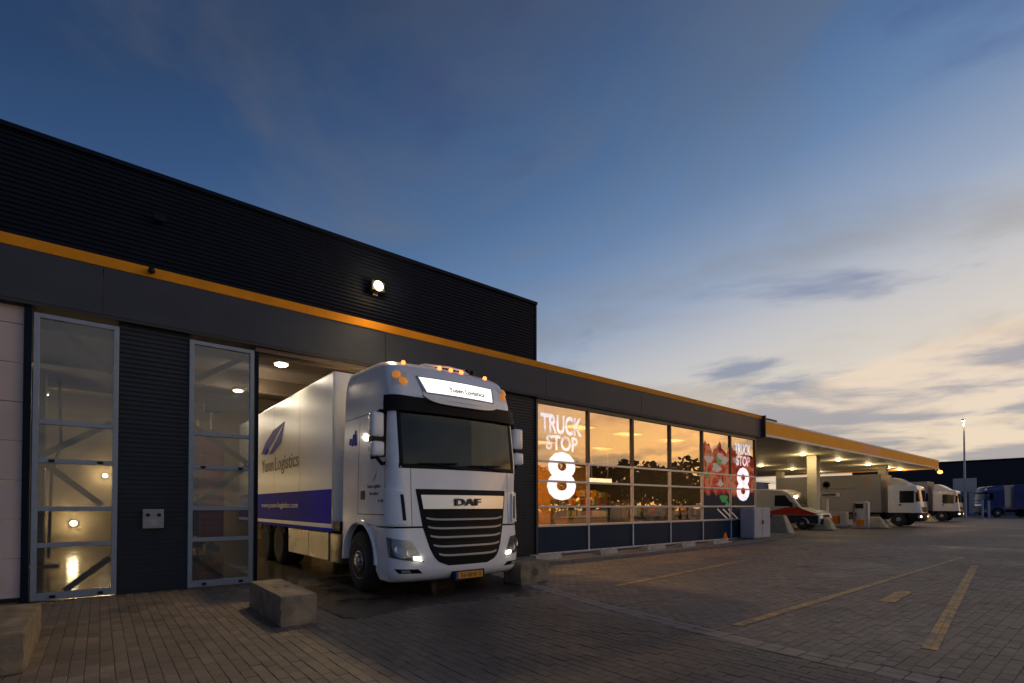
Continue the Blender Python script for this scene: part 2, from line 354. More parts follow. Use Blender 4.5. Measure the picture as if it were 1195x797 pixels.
# ================================================================== GROUND
def paver_mat(name, tint_from):
    m = bpy.data.materials.new(name); m.use_nodes = True
    t = NT(m.node_tree); b = m.node_tree.nodes['Principled BSDF']
    geo = t.n('ShaderNodeNewGeometry').outputs['Position']
    if tint_from == 'object': rnd = t.n('ShaderNodeObjectInfo').outputs['Random']
    elif tint_from == 'attr': rnd = t.n('ShaderNodeAttribute', attribute_name='tint').outputs['Fac']
    big = t.n('ShaderNodeTexNoise', i_Scale=.33, i_Detail=5.0, i_Roughness=.6); t.l(geo, big.inputs['Vector'])
    fine = t.n('ShaderNodeTexNoise', i_Scale=55., i_Detail=4.0); t.l(geo, fine.inputs['Vector'])
    mid = t.n('ShaderNodeTexNoise', i_Scale=2.2, i_Detail=6.0, i_Roughness=.65); t.l(geo, mid.inputs['Vector'])
    if tint_from == 'brick':
        mp = t.n('ShaderNodeMapping'); t.l(geo, mp.inputs[0])
        bk = t.n('ShaderNodeTexBrick', offset=.5, squash=1.0); t.l(mp.outputs[0], bk.inputs['Vector'])
        bk.inputs['Scale'].default_value = 1.0; bk.inputs['Brick Width'].default_value = .21; bk.inputs['Row Height'].default_value = .105
        bk.inputs['Mortar Size'].default_value = .004; bk.inputs['Color1'].default_value = (.66, .66, .66, 1); bk.inputs['Color2'].default_value = (.98, .98, .98, 1); bk.inputs['Mortar'].default_value = (.45, .45, .45, 1)
        tint = bk.outputs['Color']
    else:
        tint = t.ramp(rnd, [(0, (.70, .70, .72)), (.12, (.84, .83, .82)), (.6, (.97, .96, .94)), (.92, (1.08, 1.05, 1.01)), (1, (1.25, 1.18, 1.10))])
    base = t.ramp(mid.outputs[0], [(.3, (.180, .150, .118)), (.7, (.262, .225, .182))])
    col = t.mix(1.0, base, tint, 'MULTIPLY')
    col = t.mix(1.0, col, t.ramp(big.outputs[0], [(.35, (.72, .70, .70)), (.65, (1.15, 1.12, 1.08))]), 'MULTIPLY')
    # the wheel-blackened way out of the wash bay
    sx = t.n('ShaderNodeSeparateXYZ'); t.l(geo, sx.inputs[0])
    off = t.math('ABSOLUTE', t.math('SUBTRACT', t.math('ADD', sx.outputs[0], t.math('MULTIPLY', t.math('SUBTRACT', big.outputs[0], .5), 2.2)), 3.85))
    way = t.math('MULTIPLY', t.ramp(t.math('DIVIDE', off, 4.0), [(.18, (1, 1, 1)), (.50, (0, 0, 0))], 'EASE'), t.ramp(t.math('DIVIDE', t.math('ADD', sx.outputs[1], 10.), 25.), [(.62, (1, 1, 1)), (.75, (0, 0, 0))]))
    col = t.mix(t.math('MULTIPLY', way, .55), col, (.055, .045, .040))
    # oil stains, with a shape of their own
    st = t.n('ShaderNodeTexNoise', i_Scale=.9, i_Detail=3.0, i_Distortion=.6); t.l(geo, st.inputs['Vector'])
    col = t.mix(t.ramp(st.outputs[0], [(.60, (0, 0, 0)), (.70, (.5, .5, .5))]), col, (.045, .038, .034))
    col = t.mix(t.ramp(fine.outputs[0], [(.35, (.35, .35, .35)), (.6, (0, 0, 0))]), col, (.06, .05, .045))
    t.l(col, b.inputs['Base Color'])
    t.l(t.ramp(t.math('ADD', t.math('MULTIPLY', big.outputs[0], .7), t.math('MULTIPLY', mid.outputs[0], .3)), [(.35, (.48,)*3), (.6, (.78,)*3)]), b.inputs['Roughness']); b.inputs['Specular IOR Level'].default_value = .35
    bp = t.n('ShaderNodeBump', i_Strength=.25, i_Distance=.004); t.l(fine.outputs[0], bp.inputs['Height']); t.l(bp.outputs[0], b.inputs['Normal'])
    return m
M['pav_obj'] = paver_mat('concrete_paver', 'object'); M['pav_mass'] = paver_mat('concrete_paver_field', 'attr'); M['pav_far'] = paver_mat('concrete_paver_far', 'brick')
M['grout'] = mat('joint_sand', (.045, .038, .030), .95, 0, .3, 20)

g = MB(); g.box(-400, 1500, -500, 900, -.6, -.030)
ground = tag(g.build('ground', 'pav_far'), 'grey brown paved yard running to the horizon', None, None, 'structure')
bed = MB(); bed.box(-9, 24, -9, 10.36, -.028, -.011)
tag(bed.build('paving_bed', 'pav_far'), 'paving seen between and beyond the nearest stones', None, None, 'structure')

def strip_x(y):            # the pale gutter row crosses the yard here, at a slight angle
    return np.interp(y, [-6, 0.9, 2.3, 4.9, 7.0, 9.2], [5.05, 5.22, 5.18, 5.55, 6.02, 6.6])
fwv = np.array([math.sin(R(YAW)), math.cos(R(YAW))]); rtv = np.array([math.cos(R(YAW)), -math.sin(R(YAW))])
def in_apron(x, y): return (2.42 < x < strip_x(y)-.02) & (y > 6.35+.12*np.sin(x*2.1))
pavers = []                # (x, y, length along x, length along y)
def visible(x, y, marg=1.2):
    d = x*fwv[0]+y*fwv[1]; l = x*rtv[0]+y*rtv[1]
    return d > 2.6 and d < 19 and abs(l) < d*1.013+marg
PW, PL = .105, .21
i = 0; x = -8.6
while x < 6.9:                                   # courses along Y, left of the gutter row
    y = -8.6+(PL/2 if i % 2 else 0)
    while y < 10.28:
        cx, cy = x+PW/2, y+PL/2
        w_ = min(PW, float(strip_x(cy))-.004-x)
        if w_ > .03 and visible(cx, cy) and not in_apron(cx, cy) and not (cy > 9.0 and cx > 7.9): pavers.append((x+w_/2, cy, w_, PL, 0))
        y += PL
    x += PW; i += 1
j = 0; y = -8.6
while y < 10.28:                                 # courses along X, right of it
    x = 4.6+(PL/2 if j % 2 else 0)
    while x < 23.5:
        cx, cy = x+PL/2, y+PW/2
        xa = max(x, float(strip_x(cy))+.302); w_ = x+PL-xa
        if w_ > .03 and visible(cx, cy) and not (cy > 8.9 and cx > 7.4): pavers.append((xa+w_/2, cy, w_, PW, 0))
        x += PL
    y += PW; j += 1
y = -8.6
while y < 9.1:                                   # the gutter row itself: two pale stones wide
    for k in (0, 1):
        cx = float(strip_x(y+.1))+.075+.15*k
        if visible(cx, y+.1): pavers.append((cx, y+.1, .145, .20, 1))
    y += .205
def paver_verts(lx, ly, b=.004):
    hx, hy = lx/2-.0018, ly/2-.0018
    return np.array([(-hx,-hy,-.020),(hx,-hy,-.020),(hx,hy,-.020),(-hx,hy,-.020),(-hx,-hy,-b*.7),(hx,-hy,-b*.7),(hx,hy,-b*.7),(-hx,hy,-b*.7),
                     (-hx+b,-hy+b,0),(hx-b,-hy+b,0),(hx-b,hy-b,0),(-hx+b,hy-b,0)])
PF = [(8,9,10,11)]+[(4+k, 4+(k+1)%4, 8+(k+1)%4, 8+k) for k in range(4)]+[(k, (k+1)%4, 4+(k+1)%4, 4+k) for k in range(4)]
depth = lambda p: p[0]*fwv[0]+p[1]*fwv[1]
def onscreen(p):
    d = depth(p); l = p[0]*rtv[0]+p[1]*rtv[1]
    return d > 4.12 and abs(l) < d*1.0
cand = sorted([p for p in pavers if p[4] == 0 and onscreen(p) and abs(p[2]*p[3]-PW*PL) < 1e-6], key=depth)[:300]
cset = set(id(p) for p in cand)
M['pale_obj'] = mat('pale_gutter_stone', (.255, .22, .185), .8, 0, .25, 3, bump=.2)
pm = {}
for key, (lx, ly) in {'a': (PW, PL), 'b': (PL, PW)}.items():
    me = bpy.data.meshes.new('paver'); me.from_pydata(paver_verts(lx, ly).tolist(), [], PF); me.materials.append(M['pav_obj']); pm[key] = me
pave = thing('paving', 'small rectangular concrete pavers laid over the whole forecourt', None, (0,0,0)); pave['kind'] = 'structure'
if 'category' in pave: del pave['category']
for p in cand:
    o = bpy.data.objects.new('paver', pm['a' if p[2] < p[3] else 'b']); C.objects.link(o); o.parent = pave
    o.location = (p[0], p[1], random.uniform(-.003, .002)); o.rotation_euler = (random.gauss(0, .006), random.gauss(0, .006), random.gauss(0, .008))
def mass(name, lst, m):
    n = len(lst); V = np.zeros((n, 12, 3)); tint = rng.random(n)
    for k, p in enumerate(lst):
        v = paver_verts(p[2], p[3]).copy(); a = rng.normal(0, .008)
        xy = v[:, :2] @ np.array([[math.cos(a), math.sin(a)], [-math.sin(a), math.cos(a)]])
        v[:, :2] = xy+np.array(p[:2]); v[:, 2] += rng.uniform(-.003, .002) + xy[:, 0]*rng.normal(0, .006) + xy[:, 1]*rng.normal(0, .006); V[k] = v
    fs = (np.array(PF)[None]+(np.arange(n)*12)[:, None, None]).reshape(-1, 4)
    me = bpy.data.meshes.new(name); me.from_pydata(V.reshape(-1, 3).tolist(), [], fs.tolist())
    at = me.attributes.new('tint', 'FLOAT', 'POINT'); at.data.foreach_set('value', np.repeat(tint, 12).astype(np.float32))
    me.materials.append(M[m]); o = bpy.data.objects.new(name, me); C.objects.link(o); return o
o = mass('paver_field', [p for p in pavers if p[4] == 0 and id(p) not in cset], 'pav_mass'); o.parent = pave; o['kind'] = 'stuff'
o = mass('gutter_stones', [p for p in pavers if p[4] == 1], 'pale_obj'); o.parent = pave; o['kind'] = 'stuff'

# wet apron by the wash bay; truck shade is painted into its dark colour
am = bpy.data.materials.new('wet_shaded_asphalt'); am.use_nodes = True
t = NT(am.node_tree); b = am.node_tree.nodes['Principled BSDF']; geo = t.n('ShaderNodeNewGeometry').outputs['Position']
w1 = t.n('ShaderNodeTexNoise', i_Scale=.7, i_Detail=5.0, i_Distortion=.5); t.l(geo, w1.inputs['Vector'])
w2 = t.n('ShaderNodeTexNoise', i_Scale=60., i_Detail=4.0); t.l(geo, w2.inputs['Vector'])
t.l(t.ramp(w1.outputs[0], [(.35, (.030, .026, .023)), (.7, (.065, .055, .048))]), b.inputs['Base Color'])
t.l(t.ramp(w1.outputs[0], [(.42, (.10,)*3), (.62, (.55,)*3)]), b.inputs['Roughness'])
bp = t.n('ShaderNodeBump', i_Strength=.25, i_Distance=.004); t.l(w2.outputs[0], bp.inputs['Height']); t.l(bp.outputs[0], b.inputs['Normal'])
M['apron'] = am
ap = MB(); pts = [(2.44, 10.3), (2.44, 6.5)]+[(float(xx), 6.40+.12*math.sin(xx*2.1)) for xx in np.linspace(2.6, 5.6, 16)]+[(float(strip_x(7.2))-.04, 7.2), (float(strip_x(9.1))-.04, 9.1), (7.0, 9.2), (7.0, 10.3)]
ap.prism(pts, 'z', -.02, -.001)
tag(ap.build('shaded_wash_apron', 'apron'), 'wet apron in front of the wash bay, truck shade painted dark', None, None, 'structure')

# painted yellow lines, worn
ym = bpy.data.materials.new('worn_yellow_line'); ym.use_nodes = True
t = NT(ym.node_tree); b = ym.node_tree.nodes['Principled BSDF']; geo = t.n('ShaderNodeNewGeometry').outputs['Position']
w1 = t.n('ShaderNodeTexNoise', i_Scale=4.5, i_Detail=8.0, i_Roughness=.75); t.l(geo, w1.inputs['Vector'])
t.l(t.ramp(w1.outputs[0], [(.42, (.22, .17, .12)), (.62, (.66, .40, .08))]), b.inputs['Base Color']); b.inputs['Roughness'].default_value = .7
M['yell_line'] = ym
def line(a, b_, w, label):
    # the paint lies on the stones and breaks at each joint
    a, b_ = np.array(a), np.array(b_); L = np.linalg.norm(b_-a); d = (b_-a)/L; nrm = np.array([-d[1], d[0]]); mb = MB(); s = 0
    while s < L-.01:
        e = min(s+.207, L)
        for k in range(-1, 1):
            q0, q1 = nrm*w/2*(k), nrm*w/2*(k+1)-nrm*.004*(k < 0)
            if random.random() < .985:
                p = [a+d*s+q0, a+d*(e-.004)+q0, a+d*(e-.004)+q1, a+d*s+q1]
                zz = .0045+random.uniform(0, .0008); mb.add([(*map(float, v), zz) for v in p], [(0,1,2,3)])
        s = e
    return tag(mb.build('painted_line', 'yell_line'), label, None, None, 'structure')
line((5.98, 3.04), (18.9, 3.02), .11, 'long yellow line along the yard, the thinnest')
line((6.49, 1.31), (16.4, 2.43), .13, 'worn yellow line slanting nearest the right edge')
line((9.2, 2.36), (10.6, 2.45), .20, 'short yellow dash between two long lines')
line((7.2, 5.9), (13.2, 6.5), .12, 'faint yellow line near the shop kerb')

# kerb and pavement in front of the shop
kb = MB()
path = [(7.75, 9.05), (9, 9.0), (12, 8.95), (15, 9.05), (19, 9.4), (22.5, 9.75), (24.4, 10.0), (25.6, 10.25), (26.2, 10.7)]
kb.prism(path+[(26.0, 11.6), (22.8, 11.6), (22.8, 10.34), (7.75, 10.34)], 'z', -.02, .085)
tag(kb.build('pavement', 'kerb'), 'low raised pavement along the shop front', None, None, 'structure')
for k in range(len(path)-1):
    a, b_ = Vector((*path[k], 0)), Vector((*path[k+1], 0)); n = max(1, round((b_-a).length/1.0))
    for q in range(n):
        p0 = a.lerp(b_, q/n); p1 = a.lerp(b_, (q+1)/n); d = (p1-p0).normalized()*.004
        m_ = MB(); m_.bar(p0+d+Vector((0,0,.045)), p1-d+Vector((0,0,.045)), .13, .10); o = m_.build('kerb_stone', 'kerb'); o.parent = bpy.data.objects['pavement']

# ================================================================== WASH HALL
XL, XR, XB0, XB1 = -14., 9.31, 2.27, 7.1
hall = thing('wash_hall', 'tall dark ribbed truck wash hall with yellow stripe and open bay', 'building', (0,0,0))
mb = MB(); mb.ribs(XL, XR, 5.43, 7.02, D+.02, .022, .077); mb.build('upper_cladding', 'clad', hall)
mb = MB(); mb.box(XR-.02, XR+.035, D-.012, D+.08, 5.44, 7.02); mb.build('corner_trim', 'clad', hall)
mb = MB(); mb.box(XL, XR+.04, D-.045, D+.30, 7.02, 7.09); mb.build('roof_coping', 'clad', hall)
mb = MB(); mb.box(XL, XR, D-.11, D+.0, 5.255, 5.425, .01); mb.build('stripe', 'yellow', hall)
def fascia(x0, x1, parent):
    n = max(1, round((x1-x0)/4.8)); w = (x1-x0)/n
    for k in range(n):
        m_ = MB(); m_.box(x0+k*w+.004, x0+(k+1)*w-.004, D-.10, D-.02, 4.49, 5.253, .006); m_.build('fascia_panel', 'fascia', parent)
fascia(-14.4, 0.0, hall); fascia(0.0, 9.62, hall)
mb = MB(); mb.box(XL, 9.3, D-.098, D+.3, 4.44, 4.487); mb.build('soffit', 'soffit', hall)
# side and rear shell, roof
mb = MB(); mb.box(XR-.1, XR-.004, D+.09, 30, 5.3, 7.0); mb.box(XL, XL+.1, D+.09, 30, 0, 7.0); mb.box(XL, XR, 30, 30.1, 0, 7.0); mb.build('outer_wall', 'clad', hall)
mb = MB(); mb.box(XL, XR, D+.1, 30, 6.9, 7.0); mb.build('roof', 'clad', hall)
# interior
mb = MB(); mb.box(XL+.1, XR-.1, D+.02, 29.98, -.02, .004); mb.build('hall_floor', 'wet_floor', hall)
mb = MB(); mb.box(XL+.1, XR-.12, D+.32, 29.9, 5.25, 5.29)
for yy in (13.2, 16.4, 19.6, 22.8): mb.box(XL+.1, XR-.12, yy, yy+.25, 4.85, 5.25)
mb.build('inner_ceiling', 'hall_ceiling', hall)
mb = MB(); mb.box(XL+.1, XR-.1, 24.0, 24.1, 0, 5.25); mb.box(7.6, 7.7, D+.1, 24, 0, 5.25); mb.box(-3.6, -3.5, D+.1, 24, 0, 5.25); mb.build('inner_wall', 'hall_wall', hall)
# wall cladding between the openings
for (x0, x1) in ((.205, 1.195), (7.1, 9.29)):
    mb = MB(); mb.ribs(x0, x1, -.01, 4.44, D+.03, .02, .077); mb.build('wall_cladding', 'clad_wall', hall)
MB().box(-.905, -.82, D-.02, D+.12, 0, 4.44).build('door_jamb', 'clad', hall); MB().box(2.235, 2.30, D+.0, D+.3, 0, 4.44).build('door_jamb', 'clad', hall)
mb = MB(); mb.box(2.24, 7.1, D-.02, D+.35, 4.36, 4.44); mb.box(2.24, 7.1, D+.12, D+.16, 4.31, 4.36); mb.build('bay_lintel', 'hall_ceiling', hall)
# tall glazed side lights
TR = [.85, 1.40, 2.13, 2.72]
def tall_window(x0, x1, braces):
    fr = MB(); fw_ = .07; y0, y1 = D-.03, D+.05
    fr.box(x0, x0+fw_, y0, y1, 0.02, 4.36, .006); fr.box(x1-fw_, x1, y0, y1, 0.02, 4.36, .006)
    fr.box(x0+fw_, x1-fw_, y0+.003, y1-.003, .02, .13, .006); fr.box(x0+fw_, x1-fw_, y0+.003, y1-.003, 4.29, 4.36, .006)
    for z in TR: fr.box(x0+fw_, x1-fw_, y0+.005, y1-.005, z-.035, z+.035, .005)
    w = fr.build('window', 'frame', hall)
    ed = [.13]+TR+[4.29]
    for k in range(5):
        m_ = MB(); m_.box(x0+fw_-.004, x1-fw_+.004, D+.006, D+.014, ed[k]+(.036 if k else 0)-.004, ed[k+1]-(.036 if k < 4 else 0)+.004); m_.build('pane', 'wash_glass', w)
    for (a, b_) in braces:
        m_ = MB(); m_.bar((a[0], D+.16, a[1]), (b_[0], D+.16, b_[1]), .09, .06, (0,1,0)); m_.build('brace', 'dark_steel', w)
    for z, xs in ((2.13, (x0+.22, x1-.22)), (.07, (x0+.25, x1-.2))):
        for xx in xs:
            m_ = MB(); m_.box(xx-.035, xx+.035, D-.055, D-.03, z-.022, z+.022, .006); m_.build('latch', 'black', w)
tall_window(-.80, .215, [((-.70, 2.22), (.13, 2.80)), ((-.70, 2.13), (.02, 1.46)), ((-.42, .12), (.13, .60)), ((-.55, 4.3), (.13, 3.62))])
tall_window(1.185, 2.215, [((1.25, 2.88), (2.15, 2.25)), ((2.15, 2.20), (1.27, 1.44)), ((1.25, .55), (1.75, .13)), ((1.3, 3.7), (2.1, 4.25))])
# pale sectional door at the far left
for k in range(8):
    z0 = .08+k*.583
    m_ = MB(); m_.box(-5.6, -.91, D+.06, D+.11, z0+.004, min(z0+.579, 4.43), .008); m_.build('door_panel', 'pink_door', hall)
mb = MB(); mb.box(-5.6, -.91, D+.065, D+.10, 0.01, .078); mb.build('door_seal', 'black', hall)
mb = MB(); mb.box(-1.32, -1.13, D+.03, D+.065, .24, .40, .01); mb.build('door_handle', 'black', hall)
# control box on the ribbed wall
cb = thing('control_box', 'small grey metal control box with two dark buttons on ribbed wall', 'control box', (.69, D, 1.23))
m_ = MB(); m_.box(-.145, .145, -.10, .0, -.16, .16, .012); m_.build('housing', mat('control_box_grey', (.30, .29, .28), .5), cb)
for xx in (-.075, .075):
    m_ = MB(); m_.lathe([(.028, 0), (.028, -.02), (.018, -.032), (0, -.032)], 'y', 14, (xx, -.10, .065)); m_.build('button', 'black', cb)
m_ = MB(); m_.box(-.05, .05, -.104, -.1, -.10, -.02); m_.build('plate', 'slat', cb)
# floodlight over the bay
fl = thing('floodlight', 'lit round floodlight on the dark upper wall above the truck', 'floodlight', (4.60, D, 6.18))
m_ = MB(); m_.box(-.15, .15, -.20, -.06, -.11, .11, .02); m_.build('housing', 'black', fl)
m_ = MB(); m_.box(-.05, .05, -.06, .0, -.16, .02, .008); m_.build('bracket', 'steel', fl)
m_ = MB(); m_.lathe([(.11, -.205), (.095, -.224), (.0, -.230)], 'y', 20); m_.build('lens', 'lamp_warm', fl, True)
lamp('bulb', 'SPOT', fl, (0, -.30, -.04), 430, (1, .70, .34), .10, (R(-50), 0, R(-12)), 140, .8)
lamp('spill', 'POINT', fl, (0, -.36, .0), 16, (1, .66, .30), .08)
ub = thing('wall_floodlight_off', 'unlit dark floodlight high on the left upper wall', 'floodlight', (.72, D, 6.29))
m_ = MB(); m_.box(-.08, .08, -.14, -.04, -.05, .05, .012); m_.build('housing', 'clad', ub)
m_ = MB(); m_.box(-.025, .025, -.04, .0, -.05, .02, .006); m_.build('bracket', 'clad', ub)
cm = thing('security_camera', 'small security camera mounted on the yellow stripe', 'camera', (.62, D-.11, 5.35))
m_ = MB(); m_.lathe([(.045, 0), (.045, -.05), (.03, -.07), (0, -.07)], 'y', 14); m_.build('mount', 'steel', cm, True)
m_ = MB(); m_.lathe([(0, .055), (.035, .04), (.055, 0), (.05, -.03), (0, -.055)], 'z', 14, (0, -.10, -.015)); m_.build('dome', 'black', cm, True)

# lamps and machinery inside the hall
def bay_lamp(x, y, z, e, label):
    o = thing('ceiling_lamp', label, 'ceiling lamp', (x, y, z), 0, 'hall lamps')
    m_ = MB(); m_.lathe([(.10, .0), (.16, .03), (.16, .09), (.05, .12), (0, .12)], 'z', 18); m_.build('housing', 'steel', o, True)
    m_ = MB(); m_.lathe([(0, -.03), (.08, -.025), (.13, .0), (.13, .012), (0, .012)], 'z', 18); m_.build('diffuser', 'lamp_bay', o, True)
    lamp('bulb', 'POINT', o, (0, 0, -.14), e, (1, .84, .62), .12)
bay_lamp(3.02, 11.65, 4.50, 14, 'round ceiling lamp glowing just inside the truck bay')
bay_lamp(3.0, 16.0, 4.7, 58, 'round ceiling lamp beside the back half of the truck box')
bay_lamp(1.4, 20.5, 4.7, 45, 'round ceiling lamp deep inside behind the narrow right window')
bay_lamp(-1.3, 19.5, 4.6, 35, 'round ceiling lamp deep inside behind the left window')
def wall_lamp(x, z, e, label, s=1.):
    o = thing('wall_lamp', label, 'wall lamp', (x, 23.98, z), 0, 'hall lamps')
    m_ = MB(); m_.lathe([(.20*s, 0), (.20*s, -.08), (.15*s, -.12), (0, -.12)], 'y', 20); m_.build('housing', 'steel', o, True)
    m_ = MB(); m_.lathe([(.15*s, -.121), (.12*s, -.17), (.05*s, -.20), (0, -.205)], 'y', 20); m_.build('diffuser', 'lamp_bay', o, True)
    lamp('bulb', 'POINT', o, (0, -.4, 0), e, (1, .76, .42), .15)
wall_lamp(-.73, .82, 48, 'low bright lamp on the rear wall seen through the left window', .7)
wall_lamp(.13, 2.55, 36, 'higher lamp on the rear wall seen through the left window', .55)
wall_lamp(2.9, 1.05, 18, 'small low lamp on the rear wall seen through the right window', .5)
def wash_brush(x, y, m1, label):
    o = thing('wash_brush', label, 'wash brush', (x, y, 0), 0, 'wash brushes')
    m_ = MB(); prof = [(.06, .35)]
    for k in range(44): prof.append((.36+random.uniform(-.018, .018), .4+k*.08))
    prof += [(.06, 3.95)]
    m_.lathe(prof, 'z', 22); m_.build('bristles', m1, o)
    m_ = MB(); m_.tube([(0, 0, .1), (0, 0, 4.6)], .06); m_.build('shaft', 'steel', o)
    m_ = MB(); m_.box(-.2, .2, -.2, .2, 0, .18, .02); m_.build('foot', 'steel', o)
    m_ = MB(); m_.box(-.25, .25, -.25, .25, 4.55, 4.84, .02); m_.build('motor', 'dark_steel', o)
wash_brush(2.85, 19.2, 'brush', 'tall magenta wash brush behind the narrow right window')
wash_brush(2.75, 21.4, 'brush_blue', 'tall blue wash brush beside the rear of the truck')
gp = thing('wash_gantry', 'tall steel wash gantry post behind the left window', 'gantry', (-1.25, 16.5, 0))
m_ = MB(); m_.box(-.22, .22, -.25, .25, 0.0, 4.6, .02); m_.build('post', 'dark_steel', gp)
m_ = MB(); m_.tube([(.3, -.1, .2), (.34, -.15, 2.2), (.5, -.1, 3.0), (.45, 0, 4.5)], .03, 8); m_.build('hose', 'black', gp, True)
m_ = MB(); m_.box(-.35, .5, -.35, .35, 0, .06, .01); m_.build('foot_plate', 'steel', gp)

# ================================================================== SHOP
shop = thing('truck_stop_shop', 'low glazed shop with silver window grid and yellow roof stripe', 'building', (0,0,0))
SX0, SX1, BAY, NB = 9.31, 22.15, 2.14, 6
fascia(9.62, 22.62, shop)
mb = MB(); mb.box(XR+.002, 22.62, D-.11, D+.0, 5.255, 5.425, .01); mb.build('stripe', 'yellow', shop)
mb = MB(); mb.box(XR+.002, 22.60, D-.098, D+.3, 4.42, 4.487); mb.build('soffit', 'soffit', shop)
mb = MB(); mb.box(XR, 22.6, D+.01, 22, 5.2, 5.38); mb.box(XR, 22.6, D-.0+.01, D+.25, 4.49, 5.2); mb.build('roof', 'clad', shop)
mb = MB(); mb.box(XR+.02, 22.15, 20.0, 20.1, 0, 4.4); mb.box(XR-.0+.01, XR+.06, D+.1, 20, 0, 4.4); mb.build('inner_wall', 'wall_warm', shop)
mb = MB(); mb.box(22.17, 22.27, D+.02, 20, 0, 4.45); mb.build('side_wall', 'fascia', shop)
mb = MB(); mb.box(XR+.06, 22.15, D+.06, 20, .0, .06); mb.build('shop_floor', 'floor_tile', shop)
mb = MB(); mb.box(XR+.06, 22.15, D+.1, 20, 4.36, 4.41); mb.build('shop_ceiling', 'wall_warm', shop)
mb = MB(); mb.box(SX0+.0, SX0+.06, D-.03, D+.06, .06, 4.42); mb.build('end_post', 'frame_dark', shop)
ST = [.88, 1.415, 2.14, 2.70]; ST_Z0, ST_Z1 = .10, 4.30
for k in range(1, NB+1):
    xx = SX0+BAY*k-.02
    m_ = MB(); m_.box(xx-.045, xx+.045, D-.05, D+.06, 2.735, 4.42, .004); m_.build('upper_mullion', 'frame_dark', shop)
    m_ = MB(); m_.box(xx-.03, xx+.03, D-.045, D+.05, .06, 2.735, .005); m_.build('mullion', 'silver', shop)
mb = MB(); mb.box(SX0+.06, SX1-.03, D-.04, D+.06, ST_Z1, 4.42); mb.build('head_trim', 'frame_dark', shop)
mb = MB(); mb.box(SX0+.06, SX1-.02, D-.055, D+.04, .06, .13, .006); mb.build('sill', 'silver', shop)
for z in ST:
    for k in range(NB):
        x0 = SX0+BAY*k+(.06 if k == 0 else .012); x1 = SX0+BAY*(k+1)-.052
        m_ = MB(); m_.box(x0, x1, D-.04, D+.045, z-.03, z+.03, .005); m_.build('transom', 'silver', shop)
for k in range(NB):
    x0 = SX0+BAY*k+(.06 if k == 0 else .01); x1 = SX0+BAY*(k+1)-.05
    m_ = MB(); m_.box(x0, x1, D-.005, D+.03, .13, ST[0]-.03); m_.build('base_panel', 'navy', shop)
    ed = ST+[ST_Z1]
    for q in range(4):
        m_ = MB(); cx, cz = (x0+x1)/2, (ed[q]+ed[q+1])/2
        m_.box(x0-cx, x1-cx, -.004, .004, ed[q]+.028-cz, ed[q+1]-(.028 if q < 3 else 0)-cz)
        o = m_.build('window_pane', 'shop_glass', shop); o.location = (cx, D+.012, cz); o.rotation_euler = (random.gauss(0, .004), 0, random.gauss(0, .004))
# window lettering
l1 = thing('window_lettering', 'white TRUCK STOP 8 lettering on the leftmost shop window', 'lettering', (10.33, D+.001, 0), 0, 'window graphics')
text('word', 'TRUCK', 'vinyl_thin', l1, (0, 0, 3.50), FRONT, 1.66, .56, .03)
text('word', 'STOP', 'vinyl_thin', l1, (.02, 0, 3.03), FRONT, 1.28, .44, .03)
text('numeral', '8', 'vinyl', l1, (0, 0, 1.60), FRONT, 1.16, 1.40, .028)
# food poster on the two windows at the far end
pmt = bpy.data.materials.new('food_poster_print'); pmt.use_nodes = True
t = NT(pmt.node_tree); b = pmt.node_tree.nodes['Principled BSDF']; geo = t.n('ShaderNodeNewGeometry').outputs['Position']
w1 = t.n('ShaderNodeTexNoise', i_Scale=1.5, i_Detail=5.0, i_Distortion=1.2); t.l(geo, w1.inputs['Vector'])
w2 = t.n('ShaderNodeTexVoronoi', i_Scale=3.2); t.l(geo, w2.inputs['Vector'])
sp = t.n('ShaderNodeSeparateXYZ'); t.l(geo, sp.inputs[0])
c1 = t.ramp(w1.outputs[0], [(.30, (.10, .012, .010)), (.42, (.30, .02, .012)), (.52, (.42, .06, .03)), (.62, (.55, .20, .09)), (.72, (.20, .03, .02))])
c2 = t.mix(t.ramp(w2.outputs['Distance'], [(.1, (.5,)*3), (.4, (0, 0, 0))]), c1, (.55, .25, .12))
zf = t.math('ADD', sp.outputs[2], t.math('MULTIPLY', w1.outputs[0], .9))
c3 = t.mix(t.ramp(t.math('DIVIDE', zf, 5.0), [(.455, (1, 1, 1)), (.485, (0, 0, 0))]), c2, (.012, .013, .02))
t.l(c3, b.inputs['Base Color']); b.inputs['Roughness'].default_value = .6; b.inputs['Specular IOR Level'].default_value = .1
t.l(c3, b.inputs['Emission Color']); b.inputs['Emission Strength'].default_value = .28      # glow added to the print in place of shop light behind it
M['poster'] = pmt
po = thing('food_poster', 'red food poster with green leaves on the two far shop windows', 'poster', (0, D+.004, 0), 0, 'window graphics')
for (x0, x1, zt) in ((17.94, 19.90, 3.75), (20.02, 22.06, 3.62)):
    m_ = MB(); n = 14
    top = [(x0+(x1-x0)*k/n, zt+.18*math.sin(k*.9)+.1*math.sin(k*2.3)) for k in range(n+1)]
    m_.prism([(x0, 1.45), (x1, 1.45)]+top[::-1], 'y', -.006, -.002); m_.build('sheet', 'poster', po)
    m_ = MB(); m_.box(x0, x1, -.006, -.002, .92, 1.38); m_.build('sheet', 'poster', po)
M['leaf'] = mat('leaf_green', (.02, .30, .08), .4, 0, .2, 6, emis=.12, ecol=(.02, .3, .08)); M['cream_print'] = mat('cream_print', (.62, .50, .42), .6, 0, .25, 4, emis=.15, ecol=(.7, .5, .4), spec=.1)  # slight glow added to these prints too, as if shop light came through
